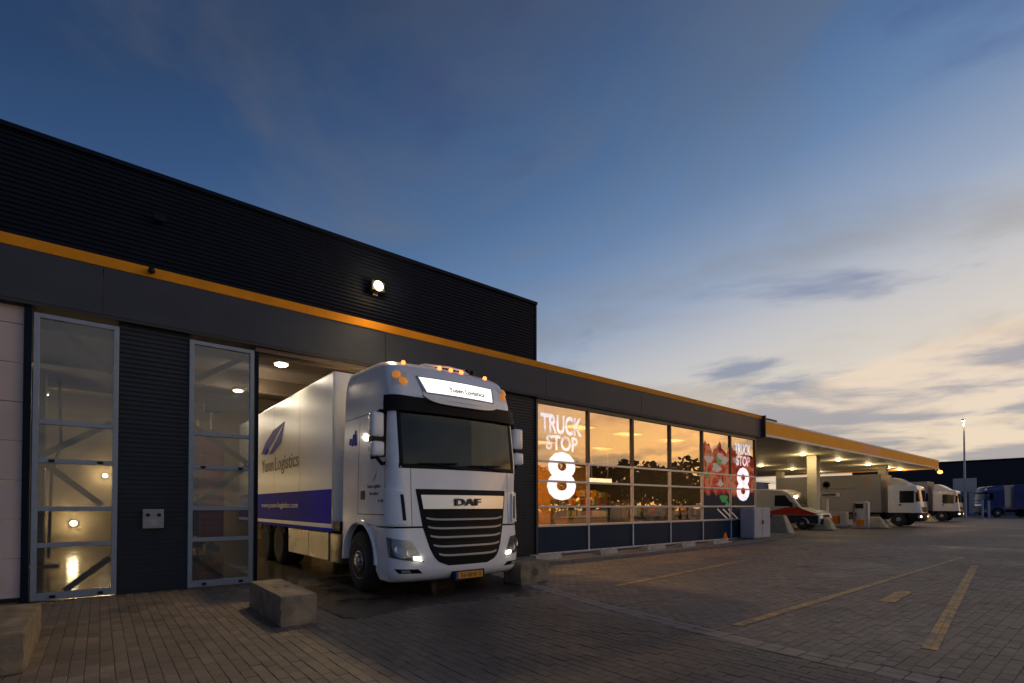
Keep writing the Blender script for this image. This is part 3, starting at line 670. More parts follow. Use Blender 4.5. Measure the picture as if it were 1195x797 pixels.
def blob(name, cx, cz, rx, rz, m, y, k=.2, n=18, ph=0):
    m_ = MB(); m_.prism([(cx+rx*(1+k*math.sin(3*a+ph))*math.cos(a), cz+rz*(1+k*math.cos(2*a+ph))*math.sin(a)) for a in np.linspace(0, 2*math.pi, n, endpoint=False)], 'y', y-.003, y); return m_.build(name, m, po)
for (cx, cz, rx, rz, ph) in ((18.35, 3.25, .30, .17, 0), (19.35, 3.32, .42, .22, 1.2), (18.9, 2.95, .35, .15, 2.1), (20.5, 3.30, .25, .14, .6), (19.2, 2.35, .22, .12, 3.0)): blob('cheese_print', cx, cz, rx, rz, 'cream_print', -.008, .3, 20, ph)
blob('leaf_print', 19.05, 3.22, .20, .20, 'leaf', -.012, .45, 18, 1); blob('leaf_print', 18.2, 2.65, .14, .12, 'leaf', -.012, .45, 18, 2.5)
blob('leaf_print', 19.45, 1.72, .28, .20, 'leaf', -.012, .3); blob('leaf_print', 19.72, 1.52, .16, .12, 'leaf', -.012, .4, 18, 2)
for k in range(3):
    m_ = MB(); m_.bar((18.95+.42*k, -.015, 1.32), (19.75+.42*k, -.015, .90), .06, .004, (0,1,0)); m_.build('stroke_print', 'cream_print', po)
l2 = thing('window_lettering', 'white TRUCK STOP 8 lettering over the red food poster', 'lettering', (21.05, D-.004, 0), 0, 'window graphics')
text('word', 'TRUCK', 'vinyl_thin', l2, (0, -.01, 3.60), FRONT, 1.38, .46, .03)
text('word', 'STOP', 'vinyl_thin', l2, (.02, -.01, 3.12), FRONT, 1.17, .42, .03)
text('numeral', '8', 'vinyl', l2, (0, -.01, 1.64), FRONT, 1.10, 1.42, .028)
# shop interior
k = 0
for (xx, yy, lab) in ((10.6, 12.6, 'lit ceiling panel behind the leftmost shop window'), (13.4, 12.6, 'lit ceiling panel behind the second shop window'), (16.2, 12.6, 'lit ceiling panel behind the third shop window'), (19.2, 12.6, 'lit ceiling panel behind the food poster'),
                     (11.6, 16.6, 'rear left lit ceiling panel in the shop'), (15.4, 16.6, 'rear middle lit ceiling panel in the shop'), (19.2, 16.6, 'rear right lit ceiling panel in the shop')):
    o = thing('ceiling_panel', lab, 'ceiling lamp', (xx, yy, 4.34), 0, 'shop ceiling lights')
    m_ = MB(); m_.box(-.6, .6, -.3, .3, -.05, .015, .01); m_.build('tray', 'steel', o)
    m_ = MB(); m_.box(-.56, .56, -.26, .26, -.062, -.051); m_.build('diffuser', 'panel_light', o)
    lamp('tube', 'AREA', o, (0, 0, -.08), 170 if xx < 12 else 95, (1, .48, .12), .9)
def shelf(x, y, w, h, rz, label, seed):
    rr = random.Random(seed)
    o = thing('shop_shelf', label, 'shelf', (x, y, .06), rz, 'shop shelves')
    m_ = MB(); m_.box(-w/2, w/2, -.03, .03, 0, h); m_.box(-w/2, -w/2+.04, -.4, .4, 0, h*.95); m_.box(w/2-.04, w/2, -.4, .4, 0, h*.95); m_.build('frame', 'shelf', o)
    nz = int(h/.42)
    for q in range(nz):
        m_ = MB(); m_.box(-w/2+.04, w/2-.04, -.4, .4, .12+q*.42, .15+q*.42); m_.build('board', 'shelf', o)
        xx = -w/2+.08
        groups = {c: MB() for c in PROD}
        while xx < w/2-.25:
            ww = rr.uniform(.08, .2); hh = rr.uniform(.16, .33); groups[rr.choice(PROD)].box(xx, xx+ww-.01, -.37, -.1, .15+q*.42, .15+q*.42+hh); xx += ww
        for c in PROD:
            if groups[c].v: tag(groups[c].build('products', c, o), kind='stuff')
PROD = []
for nme, col in (('pack_red', (.45, .06, .04)), ('pack_green', (.10, .30, .08)), ('pack_cream', (.6, .5, .32)), ('pack_yellow', (.65, .38, .04)), ('pack_brown', (.16, .08, .04))):
    M[nme] = mat(nme, col, .5); PROD.append(nme)
for i_, (x, y, w, h, lab) in enumerate(((11.2, 14.2, 2.6, 1.5, 'low goods shelf behind the leftmost shop window'), (14.6, 13.6, 2.6, 1.7, 'goods shelf behind the second shop window'),
        (17.6, 13.2, 2.2, 1.6, 'goods shelf behind the third shop window'), (20.4, 13.0, 2.2, 1.5, 'goods shelf behind the poster windows'),
        (13.0, 17.4, 4.0, 2.1, 'tall goods shelf along the rear of the shop'), (18.4, 17.4, 4.0, 2.1, 'tall rear goods shelf on the right'))):
    shelf(x, y, w, h, 0, lab, i_)
ct = thing('sales_counter', 'wooden sales counter with amber front behind the second window', 'counter', (13.1, 12.2, .06))
m_ = MB(); m_.box(-1.0, 1.0, -.3, .3, 0, .95, .01); m_.build('base', 'wall_warm', ct)
m_ = MB(); m_.box(-1.08, 1.08, -.36, .36, .95, 1.0, .008); m_.build('worktop', 'shelf', ct)
pl = thing('partition', 'tall amber lit partition behind the second shop window', 'partition', (14.2, 15.4, .06))
M['amber_wall'] = mat('amber_partition', (.60, .30, .06), .6, 0, .15, 2)
m_ = MB(); m_.box(-.9, .9, -.06, .06, 0, 3.2); m_.build('panel', 'amber_wall', pl)
m_ = MB(); m_.box(-.95, .95, -.09, .09, 3.2, 3.26); m_.build('cap', 'shelf', pl)
hd = thing('hanging_menu', 'lit hanging menu board behind the third shop window', 'menu board', (16.0, 13.9, 2.35))
M['menu'] = emit('menu_light', (1, .88, .62), 1.2)
m_ = MB(); m_.box(-.7, .7, -.05, .05, .0, .22); m_.build('board', 'menu', hd)
m_ = MB(); m_.tube([(-.5, 0, .22), (-.5, 0, 2.0)], .015, 6); m_.tube([(.5, 0, .22), (.5, 0, 2.0)], .015, 6); m_.build('rods', 'shelf', hd)

# things on the pavement
for k, (x0, x1, lab) in enumerate(((8.35, 9.25, 'first flat concrete slab against the shop base, nearest the truck'), (10.75, 11.5, 'second flat concrete slab at the shop base'), (12.9, 13.85, 'third flat concrete slab at the shop base'),
                     (14.75, 15.6, 'fourth flat concrete slab at the shop base'), (16.7, 17.75, 'flat concrete slab beside the orange cone'))):
    o = thing('wheel_stop', lab, 'wheel stop', ((x0+x1)/2, 9.45, .085), random.gauss(.02, .02), 'slabs along the shop')
    h = (x1-x0)/2
    m_ = MB(); m_.prism([(-.15, 0), (.15, 0), (.11, .13), (-.11, .13)], 'x', -h, h); m_.build('slab', 'concrete2', o)
    for s in (-1, 1):
        m_ = MB(); m_.lathe([(.03, .13), (.03, .142), (0, .142)], 'z', 10, (s*h*.6, 0, 0)); m_.build('bolt', 'dark_steel', o)
co = thing('traffic_cone', 'small orange cone standing by the grey cabinet', 'cone', (18.1, 9.62, .085))
m_ = MB(); m_.box(-.17, .17, -.17, .17, 0, .04, .01); m_.build('base', 'orange', co)
m_ = MB(); m_.lathe([(.11, .04), (.03, .34), (.025, .36), (0, .36)], 'z', 18); m_.build('cone_body', 'orange', co, True)
uc = thing('utility_cabinet', 'light grey steel utility cabinet at the end of the shop windows', 'cabinet', (21.2, 9.95, .085))
M['cabinet'] = mat('cabinet_grey', (.42, .42, .46), .45, 0, .08, 2)
m_ = MB(); m_.box(-.72, .72, -.28, .28, 0.05, 1.27, .012); m_.build('housing', 'cabinet', uc)
m_ = MB(); m_.box(-.70, .70, -.26, .26, 0, .05); m_.build('plinth', 'kerb', uc)
for s in (-1, 1):
    m_ = MB(); m_.box(-.34+s*.355, .34+s*.355, -.292, -.28, .09, 1.23, .004); d_ = m_.build('door', 'cabinet', uc)
    m_ = MB(); m_.box(s*.05-.012, s*.05+.012, -.315, -.292, .6, .76, .004); m_.build('handle', 'black', d_)

# ================================================================== CONCRETE BLOCKS (yard)
def conc_block(x0, x1, y0, y1, h, label, rz=0, ring=False):
    cx, cy = (x0+x1)/2, (y0+y1)/2
    o = thing('concrete_block', label, 'concrete block', (cx, cy, -.002), rz, 'concrete blocks by the hall')
    m_ = MB(); m_.box(x0-cx, x1-cx, y0-cy, y1-cy, 0, h, .016)
    bm = bmesh.new(); me = bpy.data.meshes.new('tmp'); me.from_pydata(m_.v, [], m_.f); bm.from_mesh(me)
    bmesh.ops.subdivide_edges(bm, edges=[e for e in bm.edges if e.calc_length() > .2], cuts=5, use_grid_fill=True)
    rr = random.Random(label)
    for v in bm.verts: v.co += Vector((rr.gauss(0, .004), rr.gauss(0, .004), rr.gauss(0, .003) if v.co.z > .02 else 0))
    m2 = MB().bm(bm); bpy.data.meshes.remove(me); m2.build('block_body', 'concrete', o, True, 50)
    for s in (-.3, .3):
        m_ = MB(); m_.tube([(s*(x1-x0)*.6, 0, h-.01), (s*(x1-x0)*.6, 0, h+.004)], .03, 10); m_.build('lifting_eye', 'dark_steel', o)
    if ring:
        m_ = MB(); m_.tube([(0, y0-cy-.012, h*.5), (0, y0-cy+.01, h*.5)], .07, 14); m_.build('lifting_socket', 'dark_steel', o)
conc_block(1.67, 2.09, 6.40, 8.0, .37, 'long concrete block beside the wet apron, left of the truck')
conc_block(-1.6, -.50, 6.08, 7.75, .365, 'concrete block cut by the left edge in front of the pale door')
conc_block(5.98, 6.72, 7.12, 7.60, .40, 'square concrete block just right of the truck', .06, True)

# ================================================================== TRUCK CABS
class Hull:
    """horizontal sections: v, front y, half width, corner radius, bow, rear y, tilt"""
    def __init__(s, tab, sm=.035):
        a = np.array(tab, float); s.v0, s.v1 = a[0, 0], a[-1, 0]; s.V = np.linspace(s.v0, s.v1, 400)
        s.cols = []
        k = max(1, int(sm/(s.V[1]-s.V[0])))
        for c in range(1, a.shape[1]):
            y = np.interp(s.V, a[:, 0], a[:, c]); yp = np.pad(y, k, mode='edge'); s.cols.append(np.convolve(yp, np.ones(2*k+1)/(2*k+1), 'valid'))
    def par(s, v): return [float(np.interp(v, s.V, c)) for c in s.cols]
    def half(s, v, ymax=None):
        yf, w, r, bow, yr, tilt = s.par(v)
        xs = np.linspace(0, w-r, 14); pts = [(x, yf+bow*(x/w)**2) for x in xs]
        yc = pts[-1][1]; ye = yc+r*1.0
        for a in np.linspace(0, math.pi/2, 10)[1:]: pts.append((w-r+r*math.sin(a), yc+r*(1-math.cos(a))))
        yr = yr if ymax is None else ymax
        for q in np.linspace(0, 1, 8)[1:]: pts.append((w, ye+(yr-ye)*q))
        return np.array(pts), tilt
    def S(s, sv, v):
        p, tilt = s.half(v, 3.2); d = np.concatenate([[0], np.cumsum(np.linalg.norm(np.diff(p, axis=0), axis=1))])
        x = np.interp(abs(sv), d, p[:, 0])*(1 if sv >= 0 else -1); y = np.interp(abs(sv), d, p[:, 1])
        return np.array([x, y, v+tilt*(y-.5)])
    def N(s, sv, v, e=.004):
        n = np.cross(s.S(sv+e, v)-s.S(sv-e, v), s.S(sv, v+e)-s.S(sv, v-e)); return n/np.linalg.norm(n)
    def s_at_y(s, y, v):
        p, _ = s.half(v, 3.2); d = np.concatenate([[0], np.cumsum(np.linalg.norm(np.diff(p, axis=0), axis=1))])
        return float(np.interp(y, p[14:, 1], d[14:]))
    def shell(s, va, vb, nv, ymax=None, cap=True, back=True, botcap=False):
        mb = MB(); rows = []
        for v in np.linspace(va, vb, nv):
            h, tilt = s.half(v, ymax); full = [(-x, y) for x, y in h[:0:-1]]+[tuple(q) for q in h]
            rows.append([(x, y, v+tilt*(y-.5)) for x, y in full])
        n = len(rows[0]); vs = [q for r_ in rows for q in r_]
        fs = [(i*n+k, i*n+k+1, (i+1)*n+k+1, (i+1)*n+k) for i in range(nv-1) for k in range(n-1)]
        if back: fs += [((i+1)*n, i*n, i*n+n-1, (i+1)*n+n-1)[::-1] for i in range(nv-1)]
        if cap: fs.append(tuple((nv-1)*n+k for k in range(n)))
        if botcap: fs.append(tuple(range(n))[::-1])
        return mb.add(vs, fs)
    def patch(s, fn, nt=24, nv=8, off=.006, thick=.012):
        """fn(t, u) -> (s, v) for t, u in 0..1"""
        mb = MB(); A = []; B = []
        for i in range(nv+1):
            for k in range(nt+1):
                sv, v = fn(k/nt, i/nv); p = s.S(sv, v); n = s.N(sv, v); A.append(p+n*off); B.append(p+n*(off-thick))
        m = (nv+1)*(nt+1); w = nt+1
        fs = [(i*w+k, i*w+k+1, (i+1)*w+k+1, (i+1)*w+k) for i in range(nv) for k in range(nt)]
        fs += [tuple(q+m for q in f[::-1]) for f in fs]
        ring = [k for k in range(w)]+[i*w+nt for i in range(1, nv+1)]+[nv*w+k for k in range(nt-1, -1, -1)]+[i*w for i in range(nv-1, 0, -1)]
        for a, b_ in zip(ring, ring[1:]+ring[:1]): fs.append((a, a+m, b_+m, b_))
        return mb.add(A+B, fs)
def rect(s0, s1, v0, v1): return lambda t, u: (s0+(s1-s0)*t, v0+(v1-v0)*u)
def quad(bl, br, tr_, tl): return lambda t, u: tuple((1-u)*((1-t)*bl[i]+t*br[i])+u*((1-t)*tl[i]+t*tr_[i]) for i in (0, 1))

def wheel(parent, x, y, r=.51, w=.31, front=True, side=-1):
    o = MB(); e = side
    prof = [(r*.58, -w/2), (r*.80, -w/2-.004), (r*.93, -w/2+.012), (r*.985, -w/2+.045), (r, -w/2+.07), (r, w/2-.07), (r*.985, w/2-.045), (r*.93, w/2-.012), (r*.80, w/2+.004), (r*.58, w/2)]
    o.lathe(prof, 'x', 40, (0, 0, 0))
    ty = o.build('wheel', 'rubber', parent, True, 40); ty.location = (x, y, r)
    rm = MB(); f = -1 if side < 0 else 1
    q = w/2
    if front: pr = [(r*.60, q-.02), (r*.585, q+.002), (r*.55, q-.01), (r*.50, q-.05), (r*.36, q-.035), (r*.33, q+.01), (r*.20, q+.03), (r*.18, q+.05), (0, q+.055)]
    else: pr = [(r*.60, q-.02), (r*.585, q+.002), (r*.55, q-.02), (r*.50, q-.11), (r*.36, q-.14), (r*.22, q-.14), (r*.20, q-.04), (r*.17, q-.02), (0, q-.02)]
    rm.lathe([(a, b_*f) for a, b_ in pr], 'x', 32); rim = rm.build('rim', 'rim', ty, True, 30)
    nb = MB()
    for k in range(10):
        a = 2*math.pi*k/10; rr = r*.28; zoff = (q+.02 if front else q-.125)*f
        nb.lathe([(.016, 0), (.016, .03*f), (0, .03*f)], 'x', 6, (zoff, rr*math.cos(a), rr*math.sin(a)))
    tag(nb.build('wheel_nuts', 'dark_steel', ty), kind='stuff')
    hl = MB()
    for k in range(10):
        a = 2*math.pi*(k+.5)/10; rr = r*.43; hl.lathe([(.028, (q-.046 if front else q-.128)*f), (.028, (q-.038 if front else q-.12)*f), (0, (q-.038 if front else q-.12)*f)], 'x', 8, (0, rr*math.cos(a), rr*math.sin(a)))
    tag(hl.build('hand_holes', 'black', ty), kind='stuff')
    return ty

CAB = Hull([(.26, .22, 1.17, .22, .16, 2.25, 0), (.32, .08, 1.21, .26, .18, 2.25, 0), (.44, .01, 1.245, .28, .20, 2.25, 0), (.64, .0, 1.25, .28, .20, 2.25, 0), (1.10, .05, 1.25, .28, .20, 2.25, 0),
            (1.70, .10, 1.245, .26, .18, 2.25, 0), (2.05, .13, 1.24, .20, .14, 2.25, 0), (2.20, .15, 1.235, .16, .12, 2.25, 0), (2.90, .25, 1.215, .14, .11, 2.25, 0), (3.15, .24, 1.21, .24, .14, 2.25, .0),
            (3.28, .25, 1.205, .23, .15, 2.25, .02), (3.54, .33, 1.185, .25, .17, 2.25, .02), (3.70, .43, 1.15, .28, .18, 2.25, .03), (3.82, .66, 1.09, .32, .18, 2.25, .03), (3.87, 1.05, .98, .34, .14, 2.25, .03)])
def make_cab(root, paint, lit=True, marks=True):
    H = CAB
    M_WS0, M_WS1 = 2.06, 2.97
    # cab shell with real window openings: lower shell, pillars, roof
    H.shell(1.13, M_WS0-.0, 22, back=True, cap=False).build('cab_body', paint, root, True, 40)
    H.shell(2.98, 3.87, 36, back=True, cap=True).build('high_roof', paint, root, True, 50)
    # pillars and cab sides between sill and roof
    for sg in (-1, 1):
        yq = lambda y, v: sg*H.s_at_y(y, v)
        sA = 1.12
        mb = H.patch(lambda t_, u: (lambda v: (sg*(sA+.02+(H.s_at_y(.50, v)-sA-.02)*t_), v))(2.0+(3.01-2.0)*u), 8, 8, 0., .05); mb.build('front_pillar', paint, root, True, 40)
        mb = H.patch(lambda t_, u: (lambda v: (sg*(H.s_at_y(1.10, v)+(H.s_at_y(2.25, v)-H.s_at_y(1.10, v))*t_), v))(2.0+(3.01-2.0)*u), 8, 8, 0., .05); mb.build('cab_side', paint, root, True, 40)
        mb = H.patch(lambda t_, u: (lambda v: (sg*(H.s_at_y(.48, v)+(H.s_at_y(1.12, v)-H.s_at_y(.48, v))*t_), v))(2.0+(2.21-2.0)*u), 6, 3, 0., .05); mb.build('door_sill', paint, root, True, 40)
        mb = H.patch(lambda t_, u: (lambda v: (sg*(H.s_at_y(.47, v)+(H.s_at_y(1.13, v)-H.s_at_y(.47, v))*t_), v))(2.19+(3.01-2.19)*u), 6, 6, -.012, .008); mb.build('side_window', 'truck_side_glass', root, True)
        # door joints
        for (y0, y1, v0, v1) in ((.50, .515, 1.30, 2.2), (1.55, 1.565, 1.30, 2.88)):
            H.patch(lambda t_, u: (lambda v: (sg*(H.s_at_y(y0+(y1-y0)*t_, v)), v))(v0+(v1-v0)*u), 1, 8, .0015, .004).build('door_joint', 'black', root)
        H.patch(lambda t_, u: (lambda v: (sg*H.s_at_y(.5+1.06*t_, v), v))(1.30+.014*u), 8, 1, .0015, .004).build('door_joint', 'black', root)
        H.patch(lambda t_, u: (lambda v: (sg*H.s_at_y(.5+1.70*t_, v), v))(2.975+.012*u+.0*t_), 12, 1, .002, .004).build('roof_joint', 'black', root)
        H.patch(lambda t_, u: (lambda v: (sg*H.s_at_y(1.26+.18*t_, v), v))(1.55+.15*u), 3, 3, .004, .006).build('door_handle', 'black', root)
        # fender with wheel arch
        arc = [(1.5+.66*math.cos(a), .50+.66*math.sin(a)) for a in np.linspace(math.pi, 0, 22)]
        for x0, x1 in ((sg*.95, sg*1.25),):
            MB().prism([(.80, .50)]+arc+[(2.25, .50), (2.25, 1.13), (.80, 1.13)], 'x', x0, x1).build('fender', paint, root)
        lip = MB(); n = 22; vs = []; fs = []
        for a in np.linspace(math.pi*1.0, 0, n):
            for rr, xx in ((.665, 1.15), (.665, 1.275), (.715, 1.275), (.735, 1.245)): vs.append((sg*xx, 1.5+rr*math.cos(a), .50+rr*math.sin(a)))
        for k in range(n-1):
            for q in range(4): fs.append((k*4+q, k*4+(q+1)%4, (k+1)*4+(q+1)%4, (k+1)*4+q))
        lip.add(vs, fs); lip.build('arch_lip', paint, root, True, 40)
        liner = MB(); vs = []; fs = []
        for a in np.linspace(math.pi, 0, n):
            for xx in (.55, 1.16): vs.append((sg*xx, 1.5+.655*math.cos(a), .50+.655*math.sin(a)))
        for k in range(n-1): fs.append((k*2, k*2+1, k*2+3, k*2+2))
        liner.add(vs, fs); liner.build('arch_liner', 'black', root)
        # step recess behind the bumper
        MB().box(min(sg*.95, sg*1.235), max(sg*.95, sg*1.235), .62, .84, .40, .66).build('step', paint, root)
        # headlamp: dark pan, reflectors, lens
        pan = quad((sg*.80, .575), (sg*1.36, .66), (sg*1.40, .965), (sg*.98, .905))
        H.patch(pan, 14, 8, .004, .012).build('headlamp_pan', 'headlamp_grey', root, True)
        hl = H.patch(pan, 14, 8, .018, .004).build('headlamp', 'lens', root, True)
        for (sv, v, rr) in ((1.00, .735, .075), (1.17, .79, .070)):
            p = H.S(sg*sv, v); nn = H.N(sg*sv, v); m_ = MB(); m_.lathe([(.012, .0), (rr*.55, .003), (rr, .012), (rr, .0)], 'z', 18)
            o = m_.build('reflector', 'chrome', hl, True); o.matrix_world = Matrix.Translation(Vector(p+nn*.005)) @ Vector(nn).to_track_quat('Z', 'Y').to_matrix().to_4x4()
        if lit:
            H.patch(quad((sg*.83, .597), (sg*.955, .612), (sg*.965, .665), (sg*.855, .665)), 4, 3, .020, .012).build('running_light', 'drl', root)
        # fog lamp slot
        H.patch(quad((sg*.80, .40), (sg*1.18, .415), (sg*1.26, .485), (sg*.88, .47)), 8, 3, .003, .01).build('fog_lamp_slot', 'grille', root)
        H.patch(quad((sg*.99, .42), (sg*1.12, .425), (sg*1.15, .465), (sg*1.02, .46)), 4, 2, .008, .01).build('fog_lamp', 'chrome', root)
        # corner air deflector
        H.patch(quad((sg*1.02, 1.16), (sg*1.40, 1.16), (sg*1.40, 1.72), (sg*1.06, 1.66)), 8, 8, .035, .04).build('air_deflector', paint, root, True, 50)
        H.patch(quad((sg*1.055, 1.22), (sg*1.10, 1.22), (sg*1.13, 1.62), (sg*1.085, 1.62)), 2, 6, .039, .01).build('deflector_slot', 'black', root)
        # bonnet joint
        H.patch(rect(sg*.955, sg*.963, 1.13, 2.04), 1, 10, .0015, .004).build('bonnet_joint', 'black', root)
        # roof corner lamps
        rl = H.patch(quad((sg*.96, 3.38), (sg*1.20, 3.34), (sg*1.17, 3.54), (sg*.90, 3.60)), 8, 6, .004, .012).build('roof_lamp', 'canopy_edge', root, True)
        for (sv, v) in ((1.09, 3.525), (1.00, 3.42)):
            p = H.S(sg*sv, v); nn = H.N(sg*sv, v); m_ = MB(); m_.lathe([(.072, .0), (.055, .02), (.02, .03), (0, .032)], 'z', 16)
            o = m_.build('amber_lens', 'amber_off', rl, True); o.matrix_world = Matrix.Translation(Vector(p+nn*.005)) @ Vector(nn).to_track_quat('Z', 'Y').to_matrix().to_4x4()
        # mirrors
        xm = sg*1.40
        MB().box(xm-.10, xm+.10, .40, .58, 2.50, 2.89, .05).build('mirror', paint, root, True, 60)
        MB().box(xm-.10, xm+.10, .38, .57, 2.21, 2.44, .05).build('wide_mirror', paint, root, True, 60)
        MB().box(xm-.085, xm+.085, .582, .588, 2.53, 2.86).build('mirror_glass', 'chrome', root)
        MB().box(xm-.085, xm+.085, .572, .578, 2.24, 2.41).build('mirror_glass', 'chrome', root)
        MB().tube([(sg*1.22, .55, 2.12), (sg*1.30, .50, 2.10), (sg*1.38, .48, 2.18), (sg*1.38, .48, 2.30)], .03, 10).build('mirror_arm', 'black', root, True)
        MB().tube([(sg*1.20, .60, 2.92), (sg*1.32, .52, 2.93), (sg*1.38, .50, 2.86)], .026, 10).build('mirror_arm', 'black', root, True)
        MB().box(xm-.09, xm+.09, .43, .56, 2.43, 2.51).build('mirror_hinge', 'black', root)
    # bumper and lower front
    H.shell(.26, 1.10, 20, ymax=.82, cap=True, back=True, botcap=True).build('bumper', paint, root, True, 40)
    H.patch(rect(-1.25, 1.25, 1.10, 1.135), 30, 1, -.012, .03).build('bumper_gap', 'black', root)
    # grille
    def gr(t_, u):
        v = .50+1.21*u; hw = np.interp(u, [0, .05, .12, .25, .5, .98, 1], [.38, .54, .63, .70, .79, .885, .885]); return ((2*t_-1)*hw, v)
    H.patch(gr, 30, 20, .006, .014).build('grille', 'grille', root, True)
    def rim_l(t_, u):
        # outer rim of the grille: a band round the trapezoid
        v = .50+1.21*u; return v
    for k, (v, hw) in enumerate(((1.205, .80), (1.065, .775), (.925, .745), (.78, .70), (.64, .62))):
        H.patch(lambda t_, u: ((2*t_-1)*(hw-.05), v-.030+.05*u-.03*abs(2*t_-1)**6*u), 24, 3, .030, .03).build('grille_slat', 'grille', root, True)
        H.patch(lambda t_, u: ((2*t_-1)*(hw-.06), v+.006+.030*u+.03*abs(2*t_-1)**8), 30, 2, .038, .014).build('slat_edge', 'slat', root, True)
    H.patch(quad((-.78, 1.395), (.78, 1.395), (.815, 1.615), (-.815, 1.615)), 24, 4, .04, .05).build('badge_bar', 'chrome', root, True)
    if marks: text('maker_badge', 'DAF', 'dark_ink', root, (0, CAB.S(0, 1.5)[1]-.060, 1.45), FRONT, .50, .115, .02, .012)
    # windscreen, dashboard, dark frame
    H.patch(rect(-1.145, 1.145, 2.03, 2.10), 30, 2, .004, .02).build('windscreen_base_trim', 'grille', root)
    H.patch(rect(-1.12, 1.12, 2.085, 2.99), 30, 8, -.004, .008).build('windscreen', 'wind_glass', root, True)
    for sg in (-1, 1): H.patch(rect(sg*1.075, sg*1.135, 2.09, 2.99), 2, 8, .002, .012).build('windscreen_edge', 'grille', root)
    MB().box(-1.12, 1.12, .42, .80, 1.75, 2.10, .03).build('dashboard', 'cab_int', root)
    MB().box(-1.15, 1.15, 1.45, 1.50, 1.2, 3.2).build('cab_partition', 'cab_int', root)
    MB().box(-1.15, 1.15, .5, 2.2, 1.15, 1.2).build('cab_floor', 'cab_int', root)
    for sx in (-.62, .62):
        m_ = MB(); m_.box(sx-.26, sx+.26, 1.05, 1.18, 1.55, 2.45, .06); m_.box(sx-.26, sx+.26, .75, 1.18, 1.45, 1.62, .05); m_.box(sx-.14, sx+.14, 1.06, 1.16, 2.47, 2.70, .04); m_.build('seat', 'seat_cloth', root, True)
    m_ = MB(); m_.lathe([(.22, -.015), (.24, 0), (.22, .015), (.20, 0), (.22, -.015)], 'y', 24); o = m_.build('steering_wheel', 'black', root, True); o.location = (.62, .72, 2.10); o.rotation_euler = (R(-55), 0, 0)
    for (x0, x1) in ((-.85, -.15), (.05, .75)):
        p0, p1 = H.S(x0, 2.12), H.S(x1, 2.16); n0 = H.N(x0, 2.12)
        m_ = MB(); pts = [H.S(x0+(x1-x0)*q, 2.10+.03*q)+H.N(x0+(x1-x0)*q, 2.12)*.03 for q in np.linspace(0, 1, 8)]; m_.tube(pts, .013, 6); m_.tube([H.S(x1+.12, 2.04)+n0*.02, H.S(x0+.35*(x1-x0), 2.11)+n0*.045], .012, 6); m_.build('wiper', 'black', root)
    if lit:
        MB().box(-.98, -.80, .34, .36, 2.14, 2.24, .01).build('dashboard_card', 'teal_card', root); MB().box(.20, .46, .40, .50, 2.10, 2.15, .01).build('dashboard_papers', 'cream', root)
    # sun visor and the lip over it
    def vis(t_, u):
        sv = (2*t_-1)*1.30; return (sv, 2.925+.225*u+.05*max(0, abs(sv)-.85)*u)
    H.patch(vis, 36, 5, .075, .075).build('sun_visor', 'grille', root, True, 50)
    def lip_(t_, u):
        q = 2*t_-1; return (q*.74, 3.125-.045*(1-q**4)+.055*u+.05*abs(q)**6)
    H.patch(lip_, 24, 3, .125, .06).build('visor_lip', paint, root, True)
    # roof sign
    H.patch(quad((-.70, 3.255), (.72, 3.255), (.75, 3.535), (-.78, 3.535)), 20, 6, .012, .02).build('sign_frame', 'slat', root)
    sg_ = H.patch(quad((-.63, 3.275), (.68, 3.275), (.71, 3.515), (-.735, 3.515)), 20, 6, .018, .012).build('lit_sign' if lit else 'roof_sign', 'sign_face' if lit else paint, root, True)
    if marks:
        p = H.S(0, 3.32); n = H.N(0, 3.32)
        o = text('sign_lettering', 'Yusen Logistics', 'dark_ink', sg_, (0, 0, 0), (0, 0, 0), .72, .105, .02)
        o.location = Vector(p+n*.034)+Vector((.12, 0, -.02)); o.rotation_euler = (math.acos(max(-1, min(1, n[2])))+0.0, 0, 0)
    # marker lights, horn, bar
    for sv in (-.86, -.22, .0, .22, .80):
        v = 3.775; p = H.S(sv, v); m_ = MB(); m_.lathe([(.035, 0), (.035, .03), (.022, .05), (0, .055)], 'z', 12); o = m_.build('marker_light', 'amber_on' if lit else 'amber_off', root, True); o.location = p+np.array([0, 0, -.005])
        if lit: pass
    m_ = MB(); m_.tube([H.S(-.55, 3.78)+np.array([0, .05, .01]), H.S(-.45, 3.79)+np.array([0, .05, .04]), H.S(.0, 3.80)+np.array([0, .02, .055]), H.S(.30, 3.80)+np.array([0, .02, .045]), H.S(.42, 3.78)+np.array([0, .04, .01])], .018, 8); m_.build('roof_bar', paint, root, True)
    for sx in (.44, .56):
        m_ = MB(); m_.lathe([(.055, 0), (.055, .10), (.045, .13), (0, .135)], 'z', 14); o = m_.build('beacon', 'black', root, True); o.location = H.S(sx, 3.78)+np.array([0, .12, -.01])
    # registration plate
    pl = MB().box(-.26, .26, -.02, -.005, .275, .385, .004).build('number_plate', 'plate', root)
    MB().box(-.268, -.222, -.023, -.006, .273, .387, .002).build('plate_band', 'eu_blue', root)
    MB().box(-.30, .30, -.004, .10, .25, .40).build('plate_holder', 'black', root)
    if marks: text('plate_lettering', '56-BHF-5', 'dark_ink', pl, (.025, -.0215, .297), FRONT, .40, .066, .006)
    # chassis mass under the cab
    MB().box(-.9, .9, .3, 2.4, .35, 1.12).build('chassis_front', 'black', root)

